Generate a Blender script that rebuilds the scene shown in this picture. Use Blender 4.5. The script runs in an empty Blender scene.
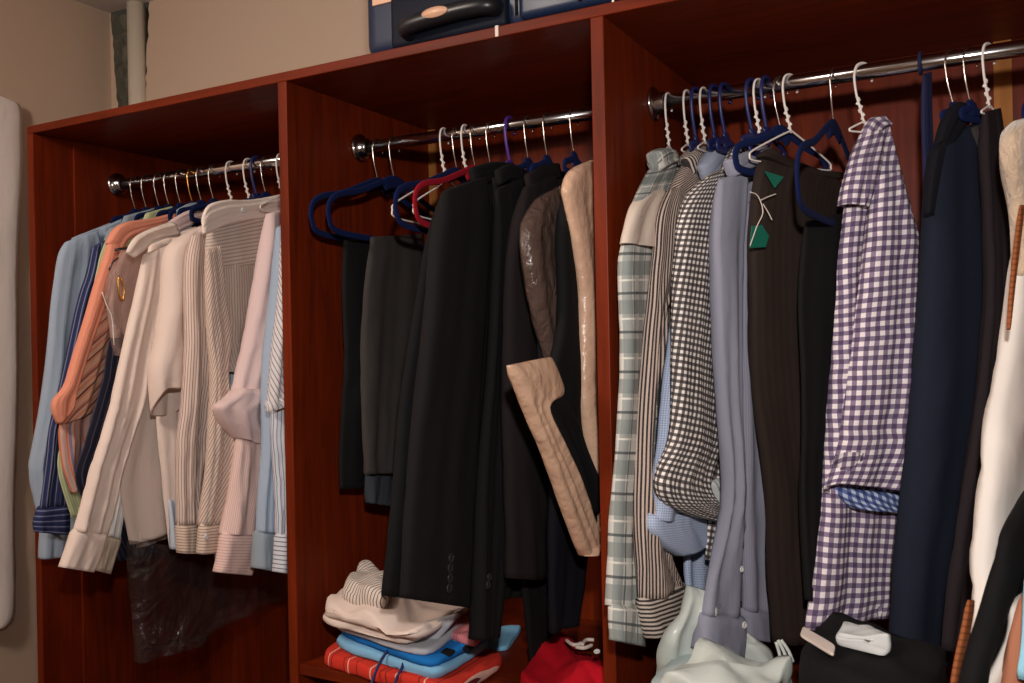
import bpy, bmesh, math, random
from mathutils import Vector, Matrix, noise

# ------------------------------------------------------------------ camera
S = bpy.context.scene
F = 900.0                       # focal length in pixels of the 1024 px frame
EYE = Vector((0.0, 0.0, 1.5))
YAW, ROLL = math.radians(28.64), math.radians(-1.15)
cam_d = bpy.data.cameras.new('camera')
cam = bpy.data.objects.new('camera', cam_d)
S.collection.objects.link(cam)
cam_d.sensor_width = 36.0
cam_d.lens = F * 36.0 / 1024.0
cam_d.clip_start = 0.02
CR = (Matrix.Rotation(YAW, 3, 'Z') @ Matrix.Rotation(math.radians(90), 3, 'X')
      @ Matrix.Rotation(ROLL, 3, 'Z'))
cam.matrix_world = Matrix.Translation(EYE) @ CR.to_4x4()
cam_d.dof.use_dof = True
cam_d.dof.focus_distance = 1.8
cam_d.dof.aperture_fstop = 10.0
S.camera = cam

# ------------------------------------------------------------------ light
w = bpy.data.worlds.new('world'); S.world = w
w.use_nodes = True
w.node_tree.nodes['Background'].inputs[0].default_value = (1.0, 0.8, 0.62, 1)
w.node_tree.nodes['Background'].inputs[1].default_value = 0.03

def lamp(name, typ, loc, target, energy, col, **kw):
    d = bpy.data.lights.new(name, typ); o = bpy.data.objects.new(name, d)
    S.collection.objects.link(o)
    d.energy = energy; d.color = col
    for k, v in kw.items(): setattr(d, k, v)
    o.location = loc
    o.rotation_euler = (Vector(target) - Vector(loc)).to_track_quat('-Z', 'Y').to_euler()
    return o
# the camera's own flash, just over the lens, and the warm ceiling lamp of the room
lamp('camera_flash', 'SPOT', (0.05, -0.02, 1.78), (-0.50, 1.5, 1.40), 66, (1.0, 0.95, 0.90),
     spot_size=math.radians(98), spot_blend=1.0, shadow_soft_size=0.03)
lamp('ceiling_lamp', 'POINT', (-1.45, 0.05, 2.27), (-1.45, 0.05, 0), 40, (1.0, 0.87, 0.76), shadow_soft_size=0.12)

S.view_settings.view_transform = 'Standard'
S.view_settings.look = 'None'
S.view_settings.gamma = 1.0
S.view_settings.use_curve_mapping = False
S.view_settings.exposure = 0.0

# ------------------------------------------------------------------ helpers
COL = S.collection
def ray(x, y):
    return (CR @ Vector(((x - 512) / F, -(y - 341.5) / F, -1.0))).normalized()
def on_plane(x, y, p0, n):
    d = ray(x, y)
    return EYE + d * ((p0 - EYE).dot(n) / d.dot(n))
def on_z(x, y, z):
    return on_plane(x, y, Vector((0, 0, z)), Vector((0, 0, 1)))
def on_y(x, y, yy):
    return on_plane(x, y, Vector((0, yy, 0)), Vector((0, 1, 0)))

def lin(c):
    return tuple(((v / 255) / 12.92 if v / 255 <= 0.04045 else ((v / 255 + 0.055) / 1.055) ** 2.4) for v in c) + (1.0,)

class NT:
    def __init__(s, m):
        s.t = m.node_tree; s.n = s.t.nodes; s.l = s.t.links
    def add(s, typ, **kw):
        nd = s.n.new(typ)
        for k, v in kw.items(): setattr(nd, k, v)
        return nd
    def math(s, op, a, b=None):
        nd = s.add('ShaderNodeMath', operation=op)
        for i, v in enumerate((a, b)):
            if v is None: continue
            if isinstance(v, (int, float)): nd.inputs[i].default_value = v
            else: s.l.new(v, nd.inputs[i])
        return nd.outputs[0]
    def mix(s, fac, a, b, mode='MIX'):
        nd = s.add('ShaderNodeMix', data_type='RGBA', blend_type=mode)
        for i, v in ((0, fac), (6, a), (7, b)):
            if isinstance(v, (int, float)): nd.inputs[i].default_value = v
            elif isinstance(v, tuple): nd.inputs[i].default_value = v
            else: s.l.new(v, nd.inputs[i])
        return nd.outputs[2]
def new_mat(name):
    m = bpy.data.materials.new(name); m.use_nodes = True
    t = NT(m); b = t.n['Principled BSDF']
    return m, t, b

def fabric(name, col, layers=(), rot=0.0, rough=0.85, wr=0.35, wscale=9.0, sheen=0.0, mott=0.12):
    """Cloth. layers: (axis, period, duty, phase, colour, factor, mode) in metres of cloth."""
    m, t, b = new_mat(name)
    uv = t.add('ShaderNodeUVMap', uv_map='UVMap')
    mp = t.add('ShaderNodeMapping'); mp.inputs['Rotation'].default_value = (0, 0, math.radians(rot))
    t.l.new(uv.outputs[0], mp.inputs[0])
    sp = t.add('ShaderNodeSeparateXYZ'); t.l.new(mp.outputs[0], sp.inputs[0])
    c = lin(col)
    base = t.add('ShaderNodeRGB'); base.outputs[0].default_value = c
    out = base.outputs[0]
    for ax, per, duty, ph, lc, fac, mode in layers:
        f = t.math('FRACT', t.math('ADD', t.math('DIVIDE', sp.outputs[0 if ax == 'u' else 1], per), ph + 100.0))
        k = t.math('MULTIPLY', t.math('LESS_THAN', f, duty), fac)
        out = t.mix(k, out, lin(lc), mode)
    n2 = t.add('ShaderNodeTexNoise'); n2.inputs['Scale'].default_value = 14; n2.inputs['Detail'].default_value = 3
    t.l.new(uv.outputs[0], n2.inputs['Vector'])
    out = t.mix(t.math('MULTIPLY', n2.outputs[0], mott), out, (c[0] * .72, c[1] * .72, c[2] * .72, 1))
    t.l.new(out, b.inputs['Base Color'])
    b.inputs['Roughness'].default_value = rough
    b.inputs['Specular IOR Level'].default_value = 0.2
    b.inputs['Sheen Weight'].default_value = sheen
    m2 = t.add('ShaderNodeMapping'); m2.inputs['Scale'].default_value = (1.0, 0.45, 1)
    t.l.new(uv.outputs[0], m2.inputs[0])
    n1 = t.add('ShaderNodeTexNoise'); n1.inputs['Scale'].default_value = wscale * 2; n1.inputs['Detail'].default_value = 4
    n1.inputs['Distortion'].default_value = 0.6
    t.l.new(m2.outputs[0], n1.inputs['Vector'])
    bp = t.add('ShaderNodeBump'); bp.inputs['Strength'].default_value = wr; bp.inputs['Distance'].default_value = 0.012
    t.l.new(n1.outputs[0], bp.inputs['Height']); t.l.new(bp.outputs[0], b.inputs['Normal'])
    return m
def plain(name, col, rough=0.5, metal=0.0, spec=0.5, noise_amt=0.1, nscale=20, bump=0.0):
    m, t, b = new_mat(name)
    tc = t.add('ShaderNodeTexCoord')
    n = t.add('ShaderNodeTexNoise'); n.inputs['Scale'].default_value = nscale; n.inputs['Detail'].default_value = 4
    t.l.new(tc.outputs['Object'], n.inputs['Vector'])
    c = lin(col)
    t.l.new(t.mix(t.math('MULTIPLY', n.outputs[0], noise_amt), c, (c[0] * .6, c[1] * .6, c[2] * .6, 1)), b.inputs['Base Color'])
    b.inputs['Roughness'].default_value = rough; b.inputs['Metallic'].default_value = metal
    b.inputs['Specular IOR Level'].default_value = spec
    if bump:
        bp = t.add('ShaderNodeBump'); bp.inputs['Strength'].default_value = bump; bp.inputs['Distance'].default_value = 0.01
        t.l.new(n.outputs[0], bp.inputs['Height']); t.l.new(bp.outputs[0], b.inputs['Normal'])
    return m
def wood(name, c1, c2, rough=0.45, axis='Z'):
    m, t, b = new_mat(name)
    tc = t.add('ShaderNodeTexCoord'); mp = t.add('ShaderNodeMapping')
    mp.inputs['Scale'].default_value = {'Z': (14, 14, 1.1), 'X': (1.1, 14, 14)}[axis]
    t.l.new(tc.outputs['Object'], mp.inputs[0])
    n = t.add('ShaderNodeTexNoise'); n.inputs['Scale'].default_value = 3.0; n.inputs['Detail'].default_value = 6
    n.inputs['Distortion'].default_value = 1.2
    t.l.new(mp.outputs[0], n.inputs['Vector'])
    r = t.add('ShaderNodeValToRGB')
    r.color_ramp.elements[0].position = 0.3; r.color_ramp.elements[0].color = lin(c1)
    r.color_ramp.elements[1].position = 0.75; r.color_ramp.elements[1].color = lin(c2)
    t.l.new(n.outputs[0], r.inputs[0]); t.l.new(r.outputs[0], b.inputs['Base Color'])
    b.inputs['Roughness'].default_value = rough
    b.inputs['Specular IOR Level'].default_value = 0.14
    bp = t.add('ShaderNodeBump'); bp.inputs['Strength'].default_value = 0.06; bp.inputs['Distance'].default_value = 0.003
    t.l.new(n.outputs[0], bp.inputs['Height']); t.l.new(bp.outputs[0], b.inputs['Normal'])
    return m
def film(name, tint, alpha, rough=0.12, bump=0.6, scale=26):
    """thin crinkled plastic film: partly see-through, glossy"""
    m, t, b = new_mat(name)
    b.inputs['Base Color'].default_value = lin(tint)
    b.inputs['Roughness'].default_value = rough
    b.inputs['Specular IOR Level'].default_value = 0.9
    b.inputs['Alpha'].default_value = alpha
    tc = t.add('ShaderNodeTexCoord')
    v = t.add('ShaderNodeTexNoise'); v.inputs['Scale'].default_value = scale; v.inputs['Detail'].default_value = 5
    v.inputs['Distortion'].default_value = 1.5
    t.l.new(tc.outputs['Object'], v.inputs['Vector'])
    bp = t.add('ShaderNodeBump'); bp.inputs['Strength'].default_value = bump; bp.inputs['Distance'].default_value = 0.02
    t.l.new(v.outputs[0], bp.inputs['Height']); t.l.new(bp.outputs[0], b.inputs['Normal'])
    return m

# ------------------------------------------------------------------ object makers
def obj(name, verts, faces, mat, parent=None, uvs=None, smooth=True, base=None):
    """verts in world space; uvs per vertex or None"""
    o_ = base if base is not None else (parent_loc(parent) if parent else Vector((0, 0, 0)))
    me = bpy.data.meshes.new(name)
    me.from_pydata([tuple(Vector(v) - o_) for v in verts], [], faces)
    bm = bmesh.new(); bm.from_mesh(me)
    bmesh.ops.recalc_face_normals(bm, faces=bm.faces)
    if uvs:
        L = bm.loops.layers.uv.new('UVMap')
        for f in bm.faces:
            for lp in f.loops: lp[L].uv = uvs[lp.vert.index]
    bm.to_mesh(me); bm.free()
    if smooth:
        me.polygons.foreach_set('use_smooth', [True] * len(me.polygons))
    me.materials.append(mat)
    o = bpy.data.objects.new(name, me); COL.objects.link(o)
    if parent: o.parent = parent
    if not parent or base is not None: o.location = o_ - (parent_loc(parent) if parent else Vector((0, 0, 0)))
    return o
def parent_loc(p):
    v = Vector((0, 0, 0))
    while p: v = v + p.location; p = p.parent
    return v
def tag(o, label, cat, group=None):
    o['label'] = label; o['category'] = cat
    if group: o['group'] = group
    return o
def thing(name, label, cat, loc, group=None):
    o = bpy.data.objects.new(name, None); COL.objects.link(o)
    o.location = Vector(loc); o.empty_display_size = 0.05
    return tag(o, label, cat, group)
def box_vf(x0, x1, y0, y1, z0, z1, bev=0.0):
    bm = bmesh.new(); bmesh.ops.create_cube(bm, size=1)
    for v in bm.verts:
        v.co = Vector(((x0 + x1) / 2 + v.co.x * (x1 - x0), (y0 + y1) / 2 + v.co.y * (y1 - y0), (z0 + z1) / 2 + v.co.z * (z1 - z0)))
    if bev: bmesh.ops.bevel(bm, geom=bm.edges[:], offset=bev, segments=2, affect='EDGES', profile=0.5)
    bm.verts.index_update()
    vs = [v.co.copy() for v in bm.verts]; fs = [[v.index for v in f.verts] for f in bm.faces]
    bm.free(); return vs, fs
def box(name, x0, x1, y0, y1, z0, z1, mat, parent=None, bev=0.0):
    vs, fs = box_vf(x0, x1, y0, y1, z0, z1, bev)
    return obj(name, vs, fs, mat, parent, smooth=False)
def struct(o):
    o['kind'] = 'structure'; return o

def catmull(pts, n):
    out = []; m = len(pts) - 1
    for i in range(n + 1):
        t = i / n * m; k = min(int(t), m - 1); f = t - k
        p0 = pts[max(k - 1, 0)]; p1 = pts[k]; p2 = pts[k + 1]; p3 = pts[min(k + 2, m)]
        out.append([0.5 * (2 * b + (c - a) * f + (2 * a - 5 * b + 4 * c - d) * f * f + (3 * b - a - 3 * c + d) * f ** 3)
                    for a, b, c, d in zip(p0, p1, p2, p3)])
    return out
def sweep_vf(path, ra, rb=None, nseg=8, closed=False, flat_dir=None, sub=0):
    """tube along path; ra radius along flat_dir, rb across"""
    if rb is None: rb = ra
    P = [Vector(p) for p in path]
    if sub: P = [Vector(p) for p in (catmull([tuple(q) for q in (P + P[:1] if closed else P)], sub))]
    if closed and sub: P = P[:-1]
    vs, fs = [], []; n = len(P)
    prev = None
    for i, p in enumerate(P):
        a = P[(i - 1) % n] if (closed or i) else p; c = P[(i + 1) % n] if (closed or i < n - 1) else p
        tg = (c - a).normalized()
        if flat_dir is not None: u = (flat_dir - tg * flat_dir.dot(tg)).normalized()
        else:
            ref = prev if prev is not None else (Vector((0, 0, 1)) if abs(tg.z) < .9 else Vector((1, 0, 0)))
            u = (ref - tg * ref.dot(tg)).normalized()
        prev = u; v = tg.cross(u)
        for k in range(nseg):
            an = 2 * math.pi * k / nseg
            vs.append(p + u * (math.cos(an) * ra) + v * (math.sin(an) * rb))
    for i in range(n if closed else n - 1):
        for k in range(nseg):
            j = (i + 1) % n
            fs.append([i * nseg + k, i * nseg + (k + 1) % nseg, j * nseg + (k + 1) % nseg, j * nseg + k])
    if not closed:
        fs.append(list(range(nseg))[::-1]); fs.append([(n - 1) * nseg + k for k in range(nseg)])
    return vs, fs
def sweep(name, path, ra, mat, parent=None, **kw):
    vs, fs = sweep_vf(path, ra, **kw)
    return obj(name, vs, fs, mat, parent)

class Plane:
    """upright plane a garment hangs in: through rod point x0, front end swung by psi degrees"""
    def __init__(s, x0, psi=0.0, y0=None):
        s.p = Vector((x0, RODY if y0 is None else y0, 0))
        a = math.radians(psi)
        s.d = Vector((math.sin(a), -math.cos(a), 0))
        s.n = Vector((math.cos(a), math.sin(a), 0))
    def at(s, x, y, off=0.0):
        return on_plane(x, y, s.p + s.n * off, s.n)

CHECK = []
def loft(name, mat, pl, rows, th, parent, off=0.0, nr=38, ns=20, fold=0.006, kf=2.5, tilt=0.0, seed=None,
         hem=0.02, taper=0.5, base=None, endtaper=1.0, pw=6.0, crease=1.0, back=1.0):
    rs = random.Random(seed if seed is not None else name + str(rows[0]))
    R = catmull([tuple(map(float, r[:4])) for r in rows], nr)
    waves = [(kf * rs.uniform(.7, 1.2), rs.random(), rs.uniform(-.6, .6), 1.0),
             (kf * rs.uniform(1.6, 2.3), rs.random(), rs.uniform(-.8, .8), .45),
             (kf * rs.uniform(.3, .6), rs.random(), rs.uniform(-.5, .5), .7)]
    so = rs.uniform(0, 90); sk = rs.uniform(-1, 1)
    vs, fs, uvs = [], [], []
    ring = 2 * ns; length = 0; prevm = None
    rings = []
    for i, r in enumerate(R):
        t = i / nr
        L = pl.at(r[0], r[1], off); Q = pl.at(r[2], r[3], off)
        W = (Q - L).length
        mid = (L + Q) / 2
        if prevm is not None: length += (mid - prevm).length
        prevm = mid
        k = (taper + (1 - taper) * min(1, t / .12)) * (1 - (1 - endtaper) * max(0, (t - .8) / .2))
        h = min(th, W * 0.95) / 2 * k
        am = fold * (0.25 + 0.75 * min(1, t * 1.6)) * min(1.0, W / 0.06)
        pts = []
        for j in range(ring):
            if j <= ns: s = j / ns; sg = 1.0
            else: s = 1 - (j - ns) / ns; sg = -back
            pr = h * (max(0.0, 1 - abs(2 * s - 1) ** pw)) ** 0.5
            d = sum(a * math.sin(2 * math.pi * (f * s + ph + dr * t)) for f, ph, dr, a in waves) * am * .55
            if fold:
                q = Vector((s * W * 9 + sk * length * 4 + so, length * 3.2, sg * .15))
                d += noise.noise(q) * am * 1.9 * crease
                q = Vector((s * W * 26 - sk * length * 14 + so, length * 7.0, sg * .2 + 9))
                d += (1 - min(1, abs(noise.noise(q)) * 2.6)) ** 2 * am * .42 * crease
            p = L.lerp(Q, s) + pl.n * (sg * pr + d)
            if tilt: p.z += sg * (pr / max(h, 1e-6)) * tilt * max(0, (t - .75) / .25)
            pts.append(p)
        # cloth coordinate: arc length measured both ways from the front edge of the piece
        acc = [0.0] * ring
        for j in range(1, ns + 1): acc[j] = acc[j - 1] + (pts[j] - pts[j - 1]).length
        b_ = 0.0
        for j in range(ring - 1, ns, -1):
            b_ -= (pts[j] - pts[(j + 1) % ring]).length; acc[j] = b_
        uvs += [(a, -length) for a in acc]
        rings.append((pts, W, mid))
        vs += pts
    for i in range(nr):
        for j in range(ring):
            a = i * ring + j; b = i * ring + (j + 1) % ring
            fs.append([a, b, b + ring, a + ring])
    # top closed, bottom turned in as an open hem
    fs.append([j for j in range(ring)][::-1])
    if hem:
        pts, W, mid = rings[-1]; c = sum(pts, Vector()) / ring
        up = (rings[-3][2] - mid).normalized() if nr > 3 else Vector((0, 0, 1))
        for q, (sh, dp) in enumerate(((0.90, 0.0), (0.86, hem))):
            st = len(vs)
            for j, p in enumerate(pts):
                vs.append(c + (p - c) * sh + up * dp); uvs.append((uvs[nr * ring + j][0], -length + dp))
            pb = st - ring
            for j in range(ring):
                fs.append([pb + j, pb + (j + 1) % ring, st + (j + 1) % ring, st + j])
        fs.append([st + j for j in range(ring)])
    else:
        fs.append([nr * ring + j for j in range(ring)])
    ys = [p.y for p in vs]
    if max(ys) > 1.79 or min(ys) < 1.0: CHECK.append((name, str(rows[0]), round(min(ys), 3), round(max(ys), 3)))
    return obj(name, vs, fs, mat, parent, uvs=uvs, base=base)

def disc(name, centre, n, r, mat, parent, thick=0.002):
    n = n.normalized(); u = n.orthogonal().normalized(); v = n.cross(u)
    vs, fs = [], []; N = 12
    for rr, h in ((r, 0), (r, thick), (r * .75, thick * 1.3), (r * .55, thick * .7)):
        for k in range(N):
            a = 2 * math.pi * k / N
            vs.append(centre + (u * math.cos(a) + v * math.sin(a)) * rr + n * h)
    for i in range(3):
        for k in range(N):
            fs.append([i * N + k, i * N + (k + 1) % N, (i + 1) * N + (k + 1) % N, (i + 1) * N + k])
    fs.append(list(range(N))[::-1]); fs.append([3 * N + k for k in range(N)])
    return obj(name, vs, fs, mat, parent)

# ------------------------------------------------------------------ dimensions
FRONT, BACK = 1.30, 1.80        # wardrobe front and back
RODY, RODZ, RODR = 1.52, 1.915, 0.0125
TOP = 2.022
SHELF = 0.894
XL = 1.30 * math.tan(math.atan((34 - 512) / F) - YAW)       # compartment boards
X2 = 1.30 * math.tan(math.atan((287 - 512) / F) - YAW)
X3 = 1.30 * math.tan(math.atan((603 - 512) / F) - YAW)
XR = 0.42
WX0, WX1, WY0, WY1, CEIL = -2.36, 1.3, -2.2, 1.82, 2.52

# ------------------------------------------------------------------ materials
M = {}
M['wood'] = wood('cherry_laminate', (86, 26, 6), (118, 39, 11))
M['woodx'] = wood('cherry_laminate_top', (86, 26, 6), (118, 39, 11), axis='X')
M['tan'] = wood('raw_pine', (150, 92, 44), (176, 116, 62), rough=0.6)
M['wall'] = plain('beige_wall_paint', (198, 174, 154), rough=0.85, spec=0.2, noise_amt=0.12, nscale=3, bump=0.02)
M['ceil'] = plain('ceiling_paint', (205, 198, 194), rough=0.9, spec=0.2, noise_amt=0.1, nscale=3)
M['floor'] = plain('floor_tile', (150, 120, 95), rough=0.4, nscale=2)
M['rubble'] = plain('chipped_plaster', (122, 118, 104), rough=0.95, spec=0.1, noise_amt=1.0, nscale=38, bump=0.8)
M['pvc'] = plain('pvc_pipe', (215, 205, 188), rough=0.45)
M['chrome'] = plain('chrome', (205, 205, 208), rough=0.16, metal=1.0, noise_amt=0.02)
M['hook'] = plain('hook_steel', (225, 215, 205), rough=0.22, metal=1.0, noise_amt=0.02)
M['gold'] = plain('brass_hook', (225, 170, 90), rough=0.25, metal=1.0, noise_amt=0.02)
M['velvet'] = fabric('navy_velvet', (14, 27, 70), rough=1.0, sheen=0.0, wr=0.05)
M['redvelvet'] = fabric('red_velvet', (150, 18, 34), rough=1.0, sheen=0.0, wr=0.05)
M['wirewhite'] = plain('white_coated_wire', (225, 215, 208), rough=0.4, noise_amt=0.05)
M['plasnavy'] = plain('navy_plastic', (28, 36, 86), rough=0.4, noise_amt=0.05)
M['purple'] = plain('purple_plastic', (74, 40, 120), rough=0.4, noise_amt=0.05)
M['btn_w'] = plain('white_button', (225, 222, 220), rough=0.3, noise_amt=0.02)
M['btn_k'] = plain('black_button', (44, 43, 46), rough=0.15, spec=0.8, noise_amt=0.02)

W = 'MIX'; X = 'MULTIPLY'
def st(ax, per, duty, col, fac=1.0, ph=0.0, mode=W): return (ax, per, duty, ph, col, fac, mode)
M['ltblue'] = fabric('light_blue_cotton', (160, 176, 196))
M['ltblue2'] = fabric('grey_blue_cotton', (146, 158, 170))
M['bluewhite'] = fabric('pale_blue_cotton', (186, 198, 214))
M['navystripe'] = fabric('navy_pinstripe', (44, 52, 92), [st('u', .012, .2, (120, 126, 158)), st('u', .012, .1, (24, 26, 56), ph=.5)])
M['navystripe_h'] = fabric('navy_pinstripe_cuff', (44, 52, 92), [st('v', .012, .2, (120, 126, 158)), st('v', .012, .1, (24, 26, 56), ph=.5)])
M['green'] = fabric('pale_green_stripe', (168, 178, 132), [st('u', .006, .4, (196, 200, 164))])
M['salmon'] = fabric('salmon_cotton', (230, 150, 124))
M['salmonstripe'] = fabric('salmon_multi_stripe', (222, 176, 150), [st('u', .05, .1, (70, 48, 52)), st('u', .017, .3, (220, 140, 112)), st('u', .05, .12, (150, 96, 92), ph=.5)], rot=38)
M['pinkstripe'] = fabric('pink_multi_stripe', (206, 170, 160), [st('u', .016, .25, (214, 120, 84)), st('u', .03, .2, (136, 120, 146), ph=.3)])
M['dusty'] = fabric('dusty_rose_cotton', (186, 150, 140), [st('u', .03, .12, (150, 118, 116), .6)])
M['inkstripe'] = fabric('ink_stripe', (22, 22, 34), [st('u', .012, .2, (58, 58, 84))])
M['white'] = fabric('white_cotton', (234, 216, 206), wr=.3)
M['white2'] = fabric('cream_cotton', (228, 208, 198), wr=.3)
M['cool'] = fabric('cool_white_cotton', (206, 208, 208), wr=.3)
M['beigecuff'] = fabric('beige_grey_cotton', (186, 172, 156))
M['creamstripe'] = fabric('cream_pinstripe', (220, 198, 188), [st('u', .0058, .3, (150, 128, 120))])
M['creamstripe_h'] = fabric('cream_pinstripe_cuff', (218, 196, 180), [st('v', .0062, .3, (150, 128, 120))])
M['creamstripe_d'] = fabric('cream_pinstripe_bias', (214, 192, 178), [st('u', .0058, .3, (146, 124, 118))], rot=24)
M['greystripe_h'] = fabric('grey_pinstripe_yoke', (206, 188, 176), [st('v', .0085, .35, (164, 146, 140))])
M['greystripe'] = fabric('grey_pinstripe', (206, 188, 176), [st('u', .007, .35, (166, 148, 142))])
M['tealstripe'] = fabric('teal_stripe', (178, 194, 196), [st('u', .011, .3, (110, 140, 152))])
M['pink'] = fabric('pale_pink_cotton', (222, 196, 194))
M['pinkcuff'] = fabric('pale_pink_fine_stripe', (230, 200, 192), [st('u', .0042, .3, (204, 170, 166))])
M['pinkcuff_h'] = fabric('pale_pink_fine_stripe_cuff', (230, 200, 192), [st('v', .006, .3, (204, 164, 160))])
M['bluestripe_d'] = fabric('white_blue_bias_stripe', (216, 208, 206), [st('u', .008, .22, (96, 112, 146))], rot=-34)
M['bluestripe'] = fabric('white_blue_stripe', (208, 210, 218), [st('u', .008, .25, (120, 134, 164))])
M['bluestripe_h'] = fabric('white_blue_stripe_cuff', (208, 210, 218), [st('v', .009, .22, (80, 90, 120))])
M['black'] = fabric('black_wool', (17, 16, 17), wr=.15)
M['black2'] = fabric('soft_black_wool', (21, 19, 20), wr=.15)
M['charcoal'] = fabric('charcoal_wool', (58, 53, 51), wr=.2)
M['cuffgrey'] = fabric('slate_lining', (50, 54, 60), wr=.2)
M['plum'] = fabric('plum_black_wool', (30, 23, 25), wr=.15)
M['navyk'] = fabric('midnight_wool', (15, 15, 23), wr=.15)
M['navy'] = fabric('navy_suiting', (22, 27, 40), [st('v', .004, .5, (26, 32, 47))], wr=.15)
M['maroon'] = fabric('dark_plum_wool', (34, 26, 30), wr=.2)
M['brown'] = fabric('dark_brown_knit', (46, 35, 31), [st('u', .014, .5, (42, 32, 28))], wr=.25)
M['beige'] = plain('beige_cover_vinyl', (220, 180, 152), rough=0.32, noise_amt=.5, nscale=22, bump=.9)
M['mirrorpl'] = film('smoky_dress_cover', (104, 84, 76), 0.62, rough=.2)
M['clear'] = film('clear_dress_cover', (190, 160, 150), 0.34, rough=.14, scale=16)
M['bagfilm'] = film('dark_clear_bag', (70, 62, 62), 0.26, rough=.09, bump=1.6, scale=9)
M['plaid'] = fabric('grey_green_plaid', (204, 202, 196), [
    st('u', .048, .38, (134, 140, 138), .8, 0, W), st('v', .062, .36, (122, 130, 128), .75, 0, W),
    st('u', .048, .07, (60, 70, 72), .8, .55), st('v', .062, .07, (58, 66, 70), .85, .5), st('v', .062, .05, (220, 216, 206), .9, .15)])
M['cream'] = fabric('cream_lining', (214, 196, 182))
M['bwstripe'] = fabric('black_white_stripe', (206, 184, 172), [st('u', .0066, .5, (38, 34, 38))])
M['bwstripe_h'] = fabric('black_white_stripe_cuff', (206, 190, 178), [st('v', .0072, .5, (38, 34, 38))])
M['bwstripe_d'] = fabric('black_white_stripe_yoke', (206, 184, 172), [st('u', .0066, .5, (38, 34, 38))], rot=62)
M['micro'] = fabric('blue_micro_check', (198, 206, 222), [st('u', .004, .45, (140, 156, 192), .8), st('v', .004, .45, (140, 156, 192), .8)])
M['microsolid'] = fabric('blue_grey_collar', (158, 164, 184))
M['bwgingham'] = fabric('black_white_gingham', (236, 228, 222), [st('u', .0104, .5, (104, 98, 102), 1, 0, X), st('v', .0104, .5, (104, 98, 102), 1, 0, X)], rot=8)
M['chambray'] = fabric('grey_blue_chambray', (142, 142, 158), wr=.25)
M['chambray2'] = fabric('grey_lilac_chambray', (132, 130, 146), [st('u', .004, .4, (144, 142, 158))], wr=.25)
M['chamin'] = fabric('pale_chambray', (150, 162, 182), wr=.25)
M['pgingham'] = fabric('purple_gingham', (238, 228, 228), [st('u', .0155, .5, (142, 128, 160), 1, 0, X), st('v', .0155, .5, (142, 128, 160), 1, 0, X)], rot=-4)
M['pgingham_in'] = fabric('purple_gingham_inside', (200, 214, 238), [st('u', .0135, .5, (120, 130, 176), 1, 0, X), st('v', .0135, .5, (120, 130, 176), 1, 0, X)], rot=20)
M['tagwhite'] = plain('tag_paper', (222, 206, 196), rough=.6, noise_amt=.05)
M['taggreen'] = plain('green_tag', (20, 104, 84), rough=.5, noise_amt=.05)
M['fuzzy'] = fabric('beige_fleece', (206, 180, 154), rough=.98, sheen=.6, wr=.8, wscale=40)
M['ivory'] = fabric('ivory_satin', (232, 222, 214), rough=.55, wr=.15)
M['rust'] = fabric('rust_braid', (150, 86, 50), [st('v', .008, .3, (122, 66, 36))], wr=.5)
M['rustcloth'] = fabric('rust_cloth', (168, 108, 82))
M['skyblue'] = fabric('sky_blue_cotton', (150, 206, 228))
M['grey_t'] = fabric('grey_jersey', (170, 172, 180))
M['blue_t'] = fabric('bright_blue_jersey', (24, 112, 190))
M['cyan_t'] = fabric('light_blue_jersey', (128, 184, 220))
M['red_t'] = fabric('red_orange_jersey', (206, 54, 40), [st('u', .037, .06, (60, 30, 30), .9, .2), st('u', .061, .05, (232, 196, 180), .8, .5)])
M['red'] = fabric('red_jersey', (188, 12, 32), wr=.6)
M['redprint'] = fabric('red_print', (206, 30, 48))
M['stripe_t'] = fabric('white_black_stripe_jersey', (222, 208, 198), [st('u', .008, .25, (70, 64, 64))], rot=20)
M['pinkt'] = fabric('rose_jersey', (196, 110, 116), [st('u', .006, .5, (206, 134, 138))])
M['plasticwhite'] = plain('white_plastic_bag', (200, 206, 200), rough=.3, noise_amt=.2, nscale=12, bump=.5)
M['mint'] = plain('mint_plastic', (188, 202, 202), rough=.35, noise_amt=.2, nscale=10, bump=.3)
M['suit_navy'] = plain('navy_nylon', (26, 42, 70), rough=.38, spec=.5, noise_amt=.4, nscale=5, bump=.12)
M['suit_dark'] = plain('dark_navy_plastic', (14, 21, 36), rough=.6, spec=.2, noise_amt=.2, nscale=30)
M['suit_black'] = plain('black_moulded_plastic', (22, 24, 30), rough=.35, noise_amt=.2, nscale=30)
M['badge'] = plain('champagne_badge', (226, 178, 148), rough=.35, noise_amt=.1)
M['strap'] = fabric('navy_strap', (34, 36, 66))
M['curtain'] = fabric('white_towel', (226, 216, 212), wr=.3)

# ------------------------------------------------------------------ the room
def quad(name, pts, mat):
    return struct(obj(name, pts, [[0, 1, 2, 3]], mat, smooth=False))
quad('floor', [(WX0, WY0, 0), (WX1, WY0, 0), (WX1, WY1, 0), (WX0, WY1, 0)], M['floor'])
quad('ceiling', [(WX0, WY0, CEIL), (WX1, WY0, CEIL), (WX1, WY1, CEIL), (WX0, WY1, CEIL)], M['ceil'])
quad('wall_left', [(WX0, WY0, 0), (WX0, WY1, 0), (WX0, WY1, CEIL), (WX0, WY0, CEIL)], M['wall'])
quad('wall_right', [(WX1, WY0, 0), (WX1, WY1, 0), (WX1, WY1, CEIL), (WX1, WY0, CEIL)], M['wall'])
quad('wall_front', [(WX0, WY0, 0), (WX1, WY0, 0), (WX1, WY0, CEIL), (WX0, WY0, CEIL)], M['wall'])
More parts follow.
